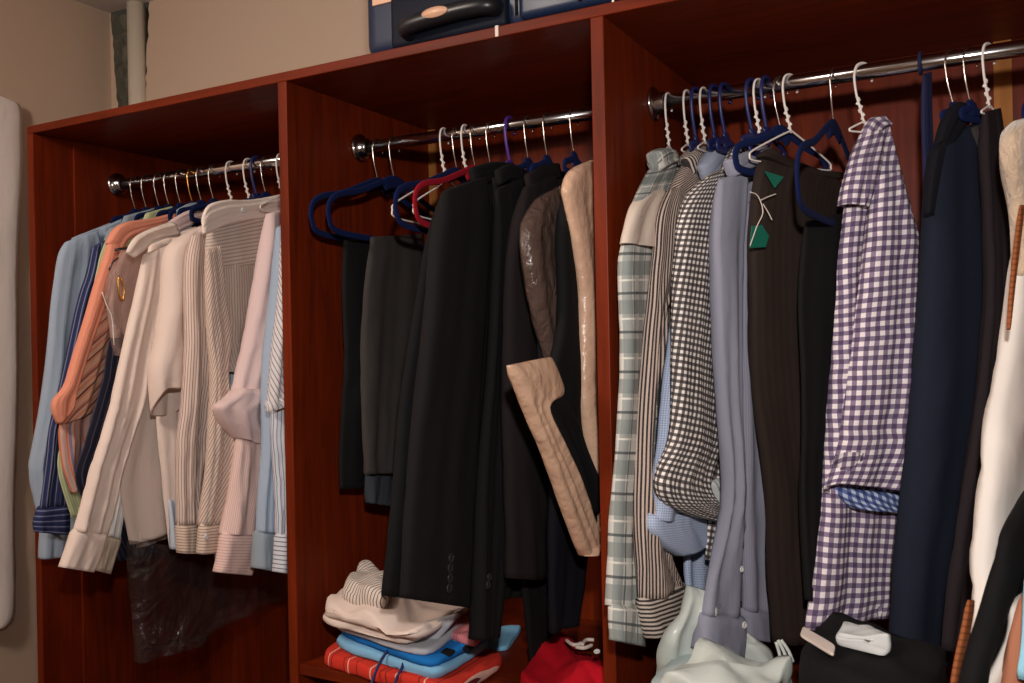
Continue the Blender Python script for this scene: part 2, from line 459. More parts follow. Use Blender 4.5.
# back wall with a channel chipped open for the pipe
rs = random.Random(4)
PX, PR = -2.232, 0.0265
zs = [0.0, 1.6] + [1.9 + 0.02 * i for i in range(32)]
vs, fs = [], []
for z in zs:
    f = max(0.0, min(1.0, (z - 2.0) / 0.5))
    xl = -2.354 + 0.040 * (1 - f) + rs.uniform(-.004, .004)
    xr = PX + 0.014 + 0.030 * max(0, (f - .3) / .7) + rs.uniform(-.004, .004)
    vs += [(WX0, WY1, z), (xl, WY1, z), (xl + .004, WY1 + .035 + rs.uniform(-.008, .008), z),
           (xr - .004, WY1 + .035 + rs.uniform(-.008, .008), z), (xr, WY1, z), (WX1, WY1, z)]
wall_f, gap_f = [], []
for i in range(len(zs) - 1):
    for k in range(5):
        q = [i * 6 + k, i * 6 + k + 1, i * 6 + k + 7, i * 6 + k + 6]
        (wall_f if k in (0, 4) else gap_f).append(q)
wb = struct(obj('wall_back', vs, wall_f, M['wall'], smooth=False))
obj('chipped_channel', vs, gap_f, M['rubble'], wb, smooth=False)
# loose plaster crumbs left in the channel
for i in range(26):
    z = 2.06 + i * 0.0165
    s = rs.uniform(.004, .010)
    vv, ff = box_vf(-s, s, -s, s, -s, s, 0.002)
    rm = Matrix.Rotation(rs.uniform(0, 3), 3, Vector((rs.random(), rs.random(), rs.random() + .1)).normalized())
    x = -2.290 + .010 * (i % 3) + rs.uniform(-.006, .006) if i % 4 else PX + .036
    obj('plaster_crumb', [rm @ v + Vector((x, WY1 + .030, z)) for v in vv], ff, M['rubble'], wb, smooth=False)
pipe = obj('wall_pipe', *sweep_vf([(PX, WY1 - .008, 0.0), (PX, WY1 - .008, 1.2), (PX, WY1 - .008, CEIL)], PR, nseg=20), M['pvc'])
tag(pipe, 'white plastic pipe running up the wall corner to the ceiling', 'pipe')

# ------------------------------------------------------------------ the wardrobe
wd = thing('wardrobe', 'open cherry red wooden wardrobe with three clothes compartments', 'wardrobe', ((XL + XR) / 2, FRONT, 0))
HB = 0.011
BD = 0.018
def wboard(nm, x0, x1, y0, y1, z0, z1, m='wood', bev=.0015): return box(nm, x0, x1, y0, y1, z0, z1, M[m], wd, bev)
wboard('top_board', XL - HB, XR + HB, FRONT, BACK, TOP - BD, TOP, 'woodx')
wboard('side_panel', XL - HB, XL + HB, FRONT, BACK, 0, TOP - BD)
wboard('side_panel', XR - HB, XR + HB, FRONT, BACK, 0, TOP - BD)
wboard('divider', X2 - HB, X2 + HB, FRONT, BACK - .012, 0, TOP - BD)
wboard('divider', X3 - HB, X3 + HB, FRONT, BACK - .012, 0, TOP - BD)
for a, b in ((XL, X2), (X2, X3), (X3, XR)):
    wboard('back_panel', a + HB, b - HB, BACK - .012, BACK, 0, TOP - BD, bev=0)
wboard('shelf', X2 + HB, X3 - HB, FRONT + .004, BACK - .012, SHELF - .02, SHELF, 'woodx')
wboard('shelf', X3 + HB, XR - HB, FRONT + .004, BACK - .012, SHELF - .02, SHELF, 'woodx')
wboard('shelf', XL + HB, X2 - HB, FRONT + .004, BACK - .012, .40, .42, 'woodx')
wboard('rod_cleat', XL + HB, XL + HB + .006, FRONT + .10, BACK - .012, .42, TOP - BD)
for px, py in ((430, 172), (1003, 95), (684, 140), (192, 670)):
    p = on_y(px, py, BACK - .02)
    wboard('back_batten', p.x - .014, p.x + .014, BACK - .02, BACK - .012, .42 if px == 192 else SHELF, TOP - BD, 'tan', 0)
ch = on_y(497, 37, FRONT)
box('edge_chip', ch.x - .003, ch.x + .003, FRONT - .001, FRONT + .004, TOP - BD + .001, TOP + .001, M['tagwhite'], wd)

def clothes_rod(label, xa, xb):
    t = thing('clothes_rod', label, 'rod', (xa, RODY, RODZ), 'chrome rods across the wardrobe')
    sweep('tube', [(xa + .001, RODY, RODZ), ((xa + xb) / 2, RODY, RODZ), (xb - .001, RODY, RODZ)], RODR, M['chrome'], t, nseg=24)
    for x, s in ((xa, 1), (xb, -1)):
        prof = [(0, .030), (.004, .030), (.007, .026), (.008, .019), (.022, .018), (.024, .0155), (.024, .013)]
        vs, fs = [], []; N = 24
        for h, r in prof:
            for k in range(N):
                a = 2 * math.pi * k / N
                vs.append((x + s * (h + .0005), RODY + r * math.cos(a), RODZ + r * math.sin(a)))
        for i in range(len(prof) - 1):
            for k in range(N):
                fs.append([i * N + k, i * N + (k + 1) % N, (i + 1) * N + (k + 1) % N, (i + 1) * N + k])
        fs.append(list(range(N)))
        obj('flange', vs, fs, M['chrome'], t)
    return t
clothes_rod('chrome clothes rod carrying the row of pale shirts', XL + HB + .006, X2 - HB)
clothes_rod('chrome clothes rod carrying the black suits', X2 + HB, X3 - HB)
clothes_rod('chrome clothes rod carrying checked shirts and the navy jacket', X3 + HB, XR - HB)

# ------------------------------------------------------------------ hangers
def hanger(kind, label, x0, psi=0.0, half=0.21, drop=0.0, tall=1.0, group='clothes hangers on the rods'):
    pl = Plane(x0, psi)
    C0 = Vector((x0, RODY, RODZ - .004))
    def P(u, z): return C0 + pl.d * u + Vector((0, 0, z))
    t = thing({'velvet': 'velvet_hanger', 'red': 'velvet_hanger', 'wire': 'wire_hanger', 'navy': 'plastic_hanger', 'purple': 'plastic_hanger', 'brass': 'velvet_hanger'}[kind],
              label, 'hanger', (x0, RODY, RODZ - .07), group)
    hm = {'velvet': 'hook', 'red': 'hook', 'wire': 'wirewhite', 'navy': 'plasnavy', 'purple': 'purple', 'brass': 'gold'}[kind]
    hr = {'velvet': .0016, 'red': .0016, 'wire': .0019, 'navy': .0032, 'purple': .0032, 'brass': .0018}[kind]
    R = RODR + .004 + hr
    hk = [P(0, -.078 - drop), P(R * .40, -.056), P(R * .80, -.034), P(R * .97, -.016), P(R, -.002), P(R * .72, R * .70), P(0, R), P(-R * .72, R * .70), P(-R, -.002), P(-R * .85, -.010)]
    sweep('hook', hk, hr, M[hm], t, nseg=8, sub=26)
    z0 = -.074 - drop
    v = min(1.0, half / .19) * tall
    if kind == 'wire':
        # twisted neck and a bent wire triangle
        tw = [P(R * .75 * (1 - k / 14) ** .8 + .0026 * math.cos(k * 1.5), -.036 - k * .0026) + pl.n * (.0028 * math.sin(k * 1.3)) for k in range(15)]
        sweep('twist', tw, .0016, M[hm], t, nseg=6)
        path = [P(0, z0), P(half * .35, z0 - .028 * v), P(half * .93, z0 - .080 * v), P(half, z0 - .096 * v), P(half * .95, z0 - .108 * v), P(half * .5, z0 - .110 * v),
                P(-half * .5, z0 - .110 * v), P(-half * .95, z0 - .108 * v), P(-half, z0 - .096 * v), P(-half * .93, z0 - .080 * v), P(-half * .35, z0 - .028 * v)]
        sweep('frame', path, .0017, M[hm], t, nseg=6, closed=True, sub=60)
    else:
        bm_ = {'velvet': 'velvet', 'brass': 'velvet', 'red': 'redvelvet', 'navy': 'plasnavy', 'purple': 'purple'}[kind]
        e = .62
        path = [P(0, z0 + .004), P(half * .22, z0 - .010 * v), P(half * .55, z0 - .036 * v), P(half * .86, z0 - .052 * v), P(half * .99, z0 - .072 * v), P(half, z0 - .100 * v), P(half * .90, z0 - .122 * v),
                P(half * .45, z0 - .127 * v), P(-half * .45, z0 - .127 * v), P(-half * .90, z0 - .122 * v), P(-half, z0 - .100 * v), P(-half * .99, z0 - .072 * v), P(-half * .86, z0 - .052 * v), P(-half * .55, z0 - .036 * v), P(-half * .22, z0 - .010 * v)]
        vs, fs = sweep_vf(path, .0030, .0062, nseg=10, closed=True, flat_dir=pl.n, sub=80)
        obj('frame', vs, fs, M[bm_], t)
        web = [P(-half * .18, z0 - .013), P(0, z0 - .002 * v), P(half * .18, z0 - .013 * v)]
        vs, fs = sweep_vf(web, .0030, .0135, nseg=10, flat_dir=pl.n, sub=8)
        obj('neck', vs, fs, M[bm_], t)
    return t

# ------------------------------------------------------------------ garments
def garment(name, label, cat, x0, psi, parts, group, hang=None, hang_label=None, half=.07, base_z=None):
    """parts: (part, material, rows, thickness, offset, extra)"""
    pl = Plane(x0, psi)
    t = thing(name, label, cat, (x0, RODY, RODZ - .085 if base_z is None else base_z), group)
    for p in parts:
        nm, mt, rows, th, off = p[:5]; kw = dict(p[5]) if len(p) > 5 else {}
        btn = kw.pop('buttons', None); bm_ = kw.pop('bmat', 'btn_w'); br = kw.pop('br', .0055)
        po = loft(nm, M[mt], pl, rows, th, t, off=off, **kw)
        if btn:
            for bx, by in btn:
                c = pl.at(bx, by, off + th / 2 + .004)
                disc('button', c, pl.n, br, M[bm_], po)
    if hang: hanger(hang, hang_label, x0, psi, half=half)
    return t
SHL = 'shirts packed on the rod'
def hl(s): return 'hanger holding up the ' + s

# --- compartment with the pale shirts
garment('shirt', 'light blue long-sleeved shirt nearest the wardrobe side panel', 'shirt', -1.885, 0, [
    ('body', 'ltblue', [(72, 238, 136, 213), (64, 262, 150, 250), (58, 330, 150, 330), (50, 450, 150, 430), (60, 540, 150, 510)], .022, -.012),
    ('collar', 'ltblue', [(100, 228, 132, 214), (104, 236, 140, 222)], .018, 0, dict(nr=6, fold=0, hem=0)),
    ('sleeve', 'ltblue', [(64, 243, 98, 230), (57, 260, 100, 252), (51, 310, 94, 305), (43, 390, 80, 385), (34, 450, 64, 440), (32, 472, 60, 466), (37, 505, 66, 503), (41, 532, 69, 530)], .03, .012, dict(kf=3)),
    ('cuff', 'ltblue', [(41, 530, 69, 528), (40, 545, 67, 545), (40, 559, 64, 556)], .034, .012, dict(nr=8, fold=.002)),
], SHL, 'velvet', hl('light blue shirt by the side panel'))
garment('shirt', 'grey-blue shirt squeezed behind the navy pinstripe sleeve', 'shirt', -1.845, 0, [
    ('body', 'ltblue2', [(108, 229, 158, 207), (100, 250, 168, 243), (90, 330, 168, 330), (70, 450, 160, 430), (72, 535, 150, 510)], .024, 0),
    ('collar', 'ltblue2', [(124, 216, 158, 207), (120, 226, 162, 214)], .018, .002, dict(nr=6, fold=0, hem=0)),
], SHL, 'velvet', hl('grey-blue shirt'))
garment('shirt', 'navy pinstripe shirt with a striped cuff', 'shirt', -1.80, 0, [
    ('body', 'navystripe', [(112, 240, 160, 222), (106, 262, 164, 255), (94, 330, 160, 330), (80, 430, 150, 420), (84, 525, 140, 510)], .022, -.008),
    ('sleeve', 'navystripe', [(93, 247, 106, 240), (87, 275, 104, 272), (79, 300, 97, 300), (67, 355, 86, 353), (57, 395, 76, 393), (48, 430, 66, 428), (44, 470, 66, 468), (39, 508, 67, 504)], .026, .01, dict(kf=2)),
    ('cuff', 'navystripe_h', [(39, 506, 67, 502), (34, 522, 69, 520), (35, 532, 68, 535)], .034, .01, dict(nr=8, fold=.003)),
], SHL, 'velvet', hl('navy pinstripe shirt'))
garment('shirt', 'pale green striped shirt showing only its collar and tail', 'shirt', -1.765, 0, [
    ('body', 'green', [(106, 240, 168, 209), (98, 262, 174, 250), (88, 310, 172, 310), (68, 420, 150, 400), (58, 468, 140, 450), (70, 518, 128, 500)], .022, 0),
    ('collar', 'green', [(146, 213, 172, 206), (142, 222, 176, 213)], .018, .002, dict(nr=6, fold=0, hem=0)),
], SHL, 'velvet', hl('pale green striped shirt'))
garment('shirt', 'salmon orange shirt with diagonal striped sleeve', 'shirt', -1.725, 0, [
    ('body', 'pinkstripe', [(112, 260, 165, 240), (104, 300, 165, 290), (84, 360, 150, 350), (64, 410, 130, 400), (57, 428, 104, 412), (58, 450, 96, 440), (62, 470, 86, 465), (72, 494, 80, 488)], .02, -.008),
    ('striped_sleeve', 'salmonstripe', [(108, 268, 134, 258), (98, 305, 122, 305), (88, 340, 114, 340), (80, 370, 108, 370), (70, 400, 104, 395), (61, 425, 98, 409)], .022, .008, dict(kf=1.6)),
    ('shoulder_band', 'salmon', [(106, 243, 121, 252), (114, 229, 126, 242), (126, 222, 136, 236), (152, 218, 154, 230), (176, 212, 178, 223)], .028, .016, dict(fold=.002)),
    ('front_band', 'salmon', [(110, 236, 127, 236), (104, 258, 122, 252), (95, 285, 112, 281), (85, 320, 99, 318), (74, 355, 87, 353), (65, 385, 77, 385), (53, 400, 74, 397), (52, 411, 72, 407), (58, 424, 66, 414)], .026, .016, dict(fold=.003)),
], SHL, 'velvet', hl('salmon orange shirt'))
ink = garment('shirt', 'ink-dark striped shirt inside a clear plastic cover', 'shirt', -1.685, 0, [
    ('body', 'inkstripe', [(135, 262, 180, 245), (128, 300, 180, 290), (110, 338, 180, 330), (103, 380, 175, 380), (92, 420, 165, 412), (84, 445, 160, 440), (76, 480, 150, 475), (96, 520, 150, 515), (116, 562, 158, 552)], .022, 0),
    ('collar', 'ltblue2', [(176, 210, 178, 222), (190, 203, 192, 218), (206, 203, 208, 214)], .018, .002, dict(nr=10, hem=0, fold=.002)),
    ('inner_shirt', 'dusty', [(122, 252, 168, 236), (114, 275, 168, 270), (108, 305, 165, 305), (111, 338, 160, 335)], .02, .008),
    ('plastic_cover', 'clear', [(122, 250, 170, 230), (110, 268, 165, 262), (104, 292, 160, 290), (107, 320, 155, 320), (112, 346, 146, 342), (116, 356, 132, 354)], .03, .016, dict(fold=.004)),
], SHL, 'brass', hl('plastic-covered dark striped shirt'))
ip = Plane(-1.685, 0)
sweep('brass_clip', [ip.at(x, y, .036) for x, y in ((119, 276), (118, 286), (120, 298), (123, 300), (124, 290), (121, 278))], .0022, M['gold'], ink, nseg=6, sub=16)
sweep('cover_print', [ip.at(x, y, .036) for x, y in ((115, 250), (121, 249), (128, 248))], .003, M['btn_k'], ink, nseg=6)
sweep('cover_print', [ip.at(x, y, .034) for x, y in ((109, 270), (113, 262), (118, 258))], .002, M['btn_k'], ink, nseg=6)
sweep('cover_seam', [ip.at(x, y, .036) for x, y in ((102, 292), (107, 306), (112, 318), (114, 345))], .0012, M['btn_w'], ink, nseg=6, sub=10)
garment('shirt', 'cool white shirt with beige cuff tucked behind the plain white shirt', 'shirt', -1.655, 0, [
    ('collar', 'pink', [(168, 222, 174, 234), (184, 212, 190, 226), (204, 206, 208, 218)], .018, .002, dict(nr=10, hem=0, fold=.002)),
    ('body', 'cool', [(150, 240, 192, 224), (148, 280, 192, 275), (142, 350, 190, 345), (132, 450, 186, 440), (138, 548, 180, 530)], .018, -.004),
    ('sleeve', 'cool', [(140, 270, 160, 262), (136, 330, 158, 328), (128, 400, 148, 400), (118, 460, 132, 460), (110, 500, 126, 500), (103, 535, 121, 539)], .018, .002),
    ('cuff', 'beigecuff', [(103, 534, 121, 537), (98, 552, 115, 556), (93, 570, 110, 574)], .022, .002, dict(nr=6, fold=.002)),
], SHL, 'velvet', hl('cool white shirt with beige cuff'))
garment('shirt', 'plain white dress shirt with its long sleeve reaching forward', 'shirt', -1.615, 0, [
    ('body', 'white', [(148, 246, 196, 226), (144, 275, 200, 268), (138, 340, 200, 330), (130, 400, 200, 390), (120, 450, 198, 440), (118, 480, 194, 475), (124, 515, 192, 505), (131, 545, 190, 523)], .024, -.004, dict(buttons=[(160, 514)])),
    ('collar', 'white', [(126, 252, 134, 258), (134, 238, 146, 250), (150, 229, 158, 240), (174, 221, 182, 236)], .014, .020, dict(fold=.006, nr=20, hem=0, crease=2)),
    ('sleeve', 'white', [(143, 256, 168, 244), (135, 300, 160, 297), (123, 350, 150, 350), (111, 398, 142, 400), (101, 430, 132, 430), (90, 466, 119, 470), (82, 500, 113, 502), (73, 531, 106, 534)], .03, .014, dict(kf=2, fold=.007)),
    ('cuff', 'white', [(73, 529, 106, 532), (66, 550, 99, 554), (60, 567, 91, 572)], .036, .014, dict(nr=8, fold=.002)),
], SHL, 'velvet', hl('plain white dress shirt'))
garment('shirt', 'cream shirt with a wide open rolled sleeve', 'shirt', -1.56, 0, [
    ('body', 'white2', [(172, 240, 214, 222), (165, 270, 214, 262), (160, 340, 212, 335), (158, 420, 208, 415), (165, 500, 206, 495), (171, 548, 200, 540)], .02, -.006),
    ('sleeve', 'white2', [(182, 236, 206, 224), (167, 252, 202, 248), (163, 300, 192, 300), (157, 340, 190, 344), (151, 366, 188, 370), (151, 386, 186, 388), (153, 402, 184, 402)], .05, .024, dict(tilt=.03, hem=.06, kf=1.5)),
], SHL, 'wire', hl('cream shirt with rolled sleeve'))
garment('shirt', 'cream pinstripe shirt with a narrow straight sleeve', 'shirt', -1.505, 0, [
    ('body', 'creamstripe', [(195, 236, 250, 214), (192, 270, 250, 262), (190, 340, 246, 335), (186, 430, 240, 425), (186, 530, 235, 520)], .02, -.008),
    ('sleeve', 'creamstripe', [(191, 236, 214, 228), (187, 260, 211, 255), (186, 300, 206, 300), (186, 345, 206, 345), (183, 400, 208, 400), (178, 440, 207, 440), (177, 480, 200, 480), (178, 525, 197, 522)], .03, .012),
    ('cuff', 'creamstripe_h', [(178, 523, 197, 520), (178, 538, 197, 537), (179, 553, 196, 553)], .034, .012, dict(nr=6, fold=.001)),
    ('shirt_tail', 'bluewhite', [(168, 500, 190, 500), (169, 530, 188, 530), (170, 549, 186, 550)], .01, -.014, dict(nr=8)),
], SHL, 'wire', hl('cream pinstripe shirt'))
garment('shirt', 'teal and white striped shirt glimpsed between two sleeves', 'shirt', -1.48, 0, [
    ('body', 'tealstripe', [(218, 240, 262, 225), (216, 300, 260, 295), (214, 370, 255, 365), (212, 450, 250, 445), (214, 560, 240, 552)], .016, 0),
], SHL, 'navy', hl('teal striped shirt'))
garment('shirt', 'grey pinstripe shirt with white collar and horizontal-striped back yoke', 'shirt', -1.452, 0, [
    ('yoke', 'greystripe_h', [(207, 228, 290, 206), (206, 245, 290, 230), (205, 272, 288, 258)], .026, -.002, dict(nr=14, hem=0, fold=.002)),
    ('body', 'greystripe', [(205, 268, 288, 255), (206, 300, 286, 292), (208, 340, 262, 345), (216, 372, 250, 372)], .026, -.004, dict(kf=3, taper=.9)),
    ('collar', 'white', [(202, 218, 203, 234), (208, 205, 208, 234), (225, 200, 227, 226), (243, 200, 247, 221), (262, 198, 262, 219), (290, 192, 290, 212)], .012, .012, dict(nr=20, fold=.005, hem=0, crease=1.8, buttons=[(243, 210)])),
    ('sleeve', 'creamstripe_d', [(206, 250, 220, 245), (207, 300, 224, 298), (209, 340, 231, 338), (212, 372, 226, 376), (210, 420, 230, 420), (206, 470, 231, 470), (200, 526, 221, 522)], .024, .016),
    ('cuff', 'creamstripe_h', [(200, 524, 221, 520), (199, 540, 219, 538), (198, 554, 218, 552)], .028, .016, dict(nr=6, fold=.001, buttons=[(206, 537)])),
], SHL, 'velvet', hl('grey pinstripe shirt with white collar'))
garment('shirt', 'pale pink shirt with bunched elbow and long fine-striped cuff', 'shirt', -1.405, 0, [
    ('body', 'pink', [(270, 216, 292, 206), (268, 260, 292, 255), (262, 340, 292, 335), (256, 450, 288, 445), (258, 550, 286, 545)], .018, -.008),
    ('sleeve', 'pink', [(267, 214, 282, 209), (259, 262, 278, 260), (250, 315, 271, 315), (242, 360, 267, 360), (235, 392, 265, 394), (231, 410, 264, 414)], .036, .012, dict(kf=1.5)),
    ('rolled_cuff', 'pink', [(236, 388, 265, 390), (226, 398, 266, 402), (217, 406, 267, 416), (222, 418, 268, 432), (238, 438, 262, 446)], .055, .014, dict(fold=.009, kf=2, taper=.7, endtaper=.7)),
    ('lower_sleeve', 'pinkcuff', [(237, 434, 261, 436), (233, 468, 260, 470), (229, 500, 259, 504), (222, 534, 258, 535)], .034, .004),
    ('cuff', 'pinkcuff_h', [(222, 532, 258, 533), (218, 556, 256, 556), (215, 572, 249, 575)], .040, .004, dict(nr=8, fold=.002)),
], SHL, 'wire', hl('pale pink shirt'))
garment('shirt', 'plain light blue shirt beside the pale pink cuff', 'shirt', -1.345, 0, [
    ('sleeve', 'ltblue', [(277, 228, 290, 222), (273, 290, 288, 288), (266, 350, 284, 350), (263, 400, 284, 400), (262, 450, 281, 450), (258, 500, 278, 500), (257, 532, 278, 532)], .034, .004),
    ('cuff', 'ltblue2', [(257, 530, 278, 530), (256, 550, 277, 551), (255, 568, 276, 572)], .040, .004, dict(nr=8, fold=.002)),
], SHL)
garment('shirt', 'white shirt with thin blue stripes against the first divider', 'shirt', -1.285, 0, [
    ('short_sleeve', 'bluestripe_d', [(283, 232, 296, 226), (281, 290, 296, 288), (274, 345, 296, 345), (268, 400, 296, 395), (268, 412, 296, 396)], .034, .014),
    ('sleeve', 'bluestripe', [(276, 380, 297, 378), (274, 430, 298, 430), (278, 480, 298, 480), (278, 535, 296, 535)], .03, .002),
    ('cuff', 'bluestripe_h', [(278, 533, 296, 533), (277, 555, 294, 555), (276, 572, 289, 574)], .036, .002, dict(nr=8, fold=.001)),
], SHL)
bag = loft('plastic_bag', M['bagfilm'], Plane(-1.60, 0), [(128, 540, 286, 560), (127, 575, 290, 585), (129, 610, 285, 600), (130, 640, 240, 615), (131, 662, 205, 640)], .05, None,
           fold=.014, kf=3.5, nr=40, ns=24, hem=.02, base=Vector((-1.6, RODY, .95)))
tag(bag, 'crinkled clear plastic garment bag hanging below the white shirts', 'plastic bag')

# --- compartment with the suits
hanger('velvet', 'navy velvet hanger holding black trousers next to the first divider', -1.140, 0)
hanger('velvet', 'navy velvet hanger holding charcoal grey trousers', -1.098, 0)
hanger('wire', 'bare white wire hanger next to the grey trousers', -.975, 4, half=.20)
hanger('velvet', 'empty navy velvet hanger with its end beside the grey trousers', -.945, 0)
hanger('wire', 'white wire hanger in front of the red hanger', -.925, 3, half=.20)
hanger('red', 'red velvet hanger between the navy hangers', -.903, 0)
SU = 'dark suits on the rod'
garment('trousers', 'black trousers folded over the navy hanger by the first divider', 'trousers', -1.140, 0, [
    ('leg', 'black', [(344, 240, 400, 236), (343, 300, 398, 296), (343, 400, 392, 395), (342, 489, 390, 486)], .016, .010, dict(kf=1.5)),
    ('leg', 'black2', [(345, 240, 400, 236), (345, 300, 398, 296), (345, 390, 392, 385), (344, 470, 390, 466)], .012, -.010, dict(kf=1.5)),
], SU, base_z=1.4)
garment('trousers', 'charcoal grey trousers folded over a navy hanger', 'trousers', -1.098, 0, [
    ('leg', 'charcoal', [(370, 237, 424, 234), (364, 290, 424, 288), (362, 350, 420, 346), (362, 420, 405, 418), (364, 474, 398, 472)], .02, .011, dict(kf=2, fold=.006)),
    ('leg', 'charcoal', [(372, 237, 424, 234), (366, 300, 422, 296), (366, 400, 410, 396), (366, 480, 394, 478)], .014, -.010, dict(kf=1.5)),
    ('lining_tab', 'cuffgrey', [(366, 468, 396, 468), (367, 490, 392, 490), (368, 503, 389, 506)], .02, -.002, dict(nr=8)),
], SU, base_z=1.4)
garment('suit_jacket', 'black suit jacket directly behind the one with buttoned sleeve', 'jacket', -.868, 0, [
    ('body', 'black', [(436, 205, 500, 172), (424, 250, 505, 240), (410, 330, 505, 320), (398, 420, 500, 410), (390, 500, 490, 500), (384, 596, 480, 606)], .028, -.004),
], SU, 'velvet', hl('black jacket behind the buttoned sleeve'))
garment('suit_jacket', 'black suit jacket with four buttons on its sleeve vent', 'jacket', -.825, 0, [
    ('body', 'black2', [(446, 188, 522, 172), (436, 230, 524, 225), (430, 330, 520, 325), (424, 430, 512, 425), (420, 520, 506, 520), (420, 600, 500, 596)], .03, -.012),
    ('collar', 'black', [(470, 168, 474, 190), (490, 162, 492, 182), (510, 163, 512, 180), (522, 172, 522, 184)], .018, .0, dict(nr=12, hem=0, fold=.002)),
    ('sleeve', 'black2', [(442, 192, 486, 176), (429, 245, 486, 240), (421, 330, 482, 325), (412, 430, 478, 430), (405, 520, 474, 525), (402, 598, 476, 609)], .034, .014,
     dict(kf=1.6, fold=.005, buttons=[(451, 558), (450, 568), (450, 578), (449, 588)], bmat='btn_k', br=.0085)),
], SU, 'purple', hl('black jacket with buttoned sleeve'))
garment('suit_jacket', 'long black suit jacket between the buttoned and plum jackets', 'jacket', -.785, 0, [
    ('body', 'black', [(492, 178, 545, 165), (492, 260, 548, 255), (490, 400, 545, 395), (484, 520, 535, 520), (480, 600, 530, 596)], .022, -.010),
    ('collar', 'black', [(496, 170, 498, 186), (508, 164, 510, 180), (520, 168, 520, 182)], .018, 0, dict(nr=10, hem=0, fold=.002)),
    ('sleeve', 'black', [(495, 190, 525, 176), (492, 300, 520, 300), (482, 450, 513, 450), (476, 560, 507, 560), (473, 640, 497, 636)], .026, .010,
     dict(buttons=[(489, 577), (488, 585)], bmat='btn_k', br=.007)),
], SU, 'velvet', hl('long black jacket'))
garment('suit_jacket', 'plum black suit jacket with plain straight sleeve', 'jacket', -.745, 0, [
    ('body', 'plum', [(528, 180, 576, 168), (522, 240, 580, 235), (520, 400, 575, 395), (520, 560, 560, 556)], .022, -.008),
    ('collar', 'plum', [(525, 175, 530, 195), (540, 165, 544, 184), (556, 163, 558, 178)], .018, 0, dict(nr=10, hem=0, fold=.002)),
    ('sleeve', 'plum', [(524, 188, 556, 174), (511, 240, 552, 236), (505, 320, 549, 320), (504, 420, 552, 420), (506, 500, 552, 500), (507, 578, 549, 579)], .03, .008, dict(kf=1.6)),
], SU, 'velvet', hl('plum black jacket'))
garment('trousers', 'black trouser leg hanging below the plum jacket', 'trousers', -.765, 0, [
    ('leg', 'black', [(526, 300, 575, 298), (522, 400, 572, 400), (519, 500, 560, 500), (521, 570, 556, 570), (525, 610, 558, 612), (530, 655, 562, 652), (533, 672, 561, 665)], .018, 0, dict(kf=1.2)),
], SU, base_z=1.2)
garment('suit_jacket', 'midnight navy jacket partly under the smoky plastic cover', 'jacket', -.690, 0, [
    ('body', 'navyk', [(540, 195, 592, 178), (538, 260, 594, 255), (540, 350, 592, 350), (546, 450, 592, 450), (549, 560, 586, 560), (552, 634, 578, 622)], .024, -.004, dict(kf=2)),
    ('plastic_cover', 'mirrorpl', [(536, 200, 570, 182), (522, 226, 566, 216), (521, 255, 566, 252), (530, 300, 566, 300), (546, 352, 572, 352), (560, 405, 580, 405), (571, 442, 586, 442)], .03, .018, dict(fold=.006)),
], SU, 'velvet', hl('midnight navy jacket'), half=.045)
gb = garment('garment_bag', 'black garment bag with wide beige vinyl edging beside the second divider', 'garment bag', -.632, 0, [
    ('bag_body', 'black', [(566, 186, 596, 172), (558, 230, 600, 226), (560, 320, 602, 320), (548, 380, 602, 380), (546, 420, 602, 420), (565, 470, 602, 470), (580, 520, 602, 518), (590, 545, 602, 544)], .03, -.008, dict(kf=1.5)),
    ('edging', 'beige', [(592, 160, 608, 158), (572, 170, 606, 166), (564, 188, 606, 186), (567, 205, 606, 205), (575, 245, 606, 245), (582, 300, 606, 300), (583, 400, 606, 400), (593, 480, 607, 480), (597, 530, 607, 530), (586, 551, 605, 545), (584, 556, 603, 551)], .026, .012, dict(fold=.003)),
    ('lower_panel', 'beige', [(507, 366, 551, 357), (511, 377, 556, 372), (517, 391, 561, 394), (525, 410, 545, 408), (538, 442, 562, 445), (552, 476, 577, 480), (565, 510, 588, 515), (576, 540, 598, 542), (583, 556, 603, 552)], .026, .010, dict(fold=.003, pw=6)),
    ('zip_flap', 'black', [(541, 404, 563, 395), (552, 425, 578, 425), (563, 450, 583, 450), (576, 482, 592, 482), (587, 512, 598, 512)], .014, .014, dict(nr=16)),
], SU, 'velvet', hl('beige-edged garment bag'), half=.035)

# --- compartment with the checked shirts
CH = 'checked shirts and jackets on the rod'
garment('shirt', 'grey and white plaid shirt beside the second divider', 'shirt', -.508, 0, [
    ('body', 'plaid', [(652, 165, 676, 150), (644, 200, 690, 190), (640, 300, 690, 295), (636, 430, 680, 425), (634, 590, 670, 580)], .016, -.008),
    ('collar', 'plaid', [(652, 152, 655, 172), (660, 148, 666, 166), (670, 150, 674, 162)], .030, .012, dict(nr=14, hem=0, fold=.003)),
    ('shoulder', 'plaid', [(656, 164, 674, 156), (642, 186, 670, 182), (631, 206, 664, 206), (627, 222, 660, 224)], .024, .008, dict(fold=.003, nr=16)),
    ('turned_lining', 'cream', [(646, 192, 662, 188), (632, 206, 660, 208), (624, 230, 658, 234), (622, 243, 656, 250)], .026, .012, dict(fold=.003)),
    ('sleeve', 'plaid', [(626, 232, 646, 240), (620, 262, 653, 262), (619, 310, 650, 310), (619, 370, 644, 370), (618, 430, 646, 430), (617, 480, 646, 480), (616, 560, 641, 560), (613, 606, 641, 606)], .026, .006, dict(kf=1.5)),
    ('cuff', 'plaid', [(613, 604, 641, 604), (612, 624, 640, 628), (612, 640, 640, 646)], .030, .006, dict(nr=8, fold=.002)),
], CH, 'wire', hl('grey plaid shirt'), half=.03)
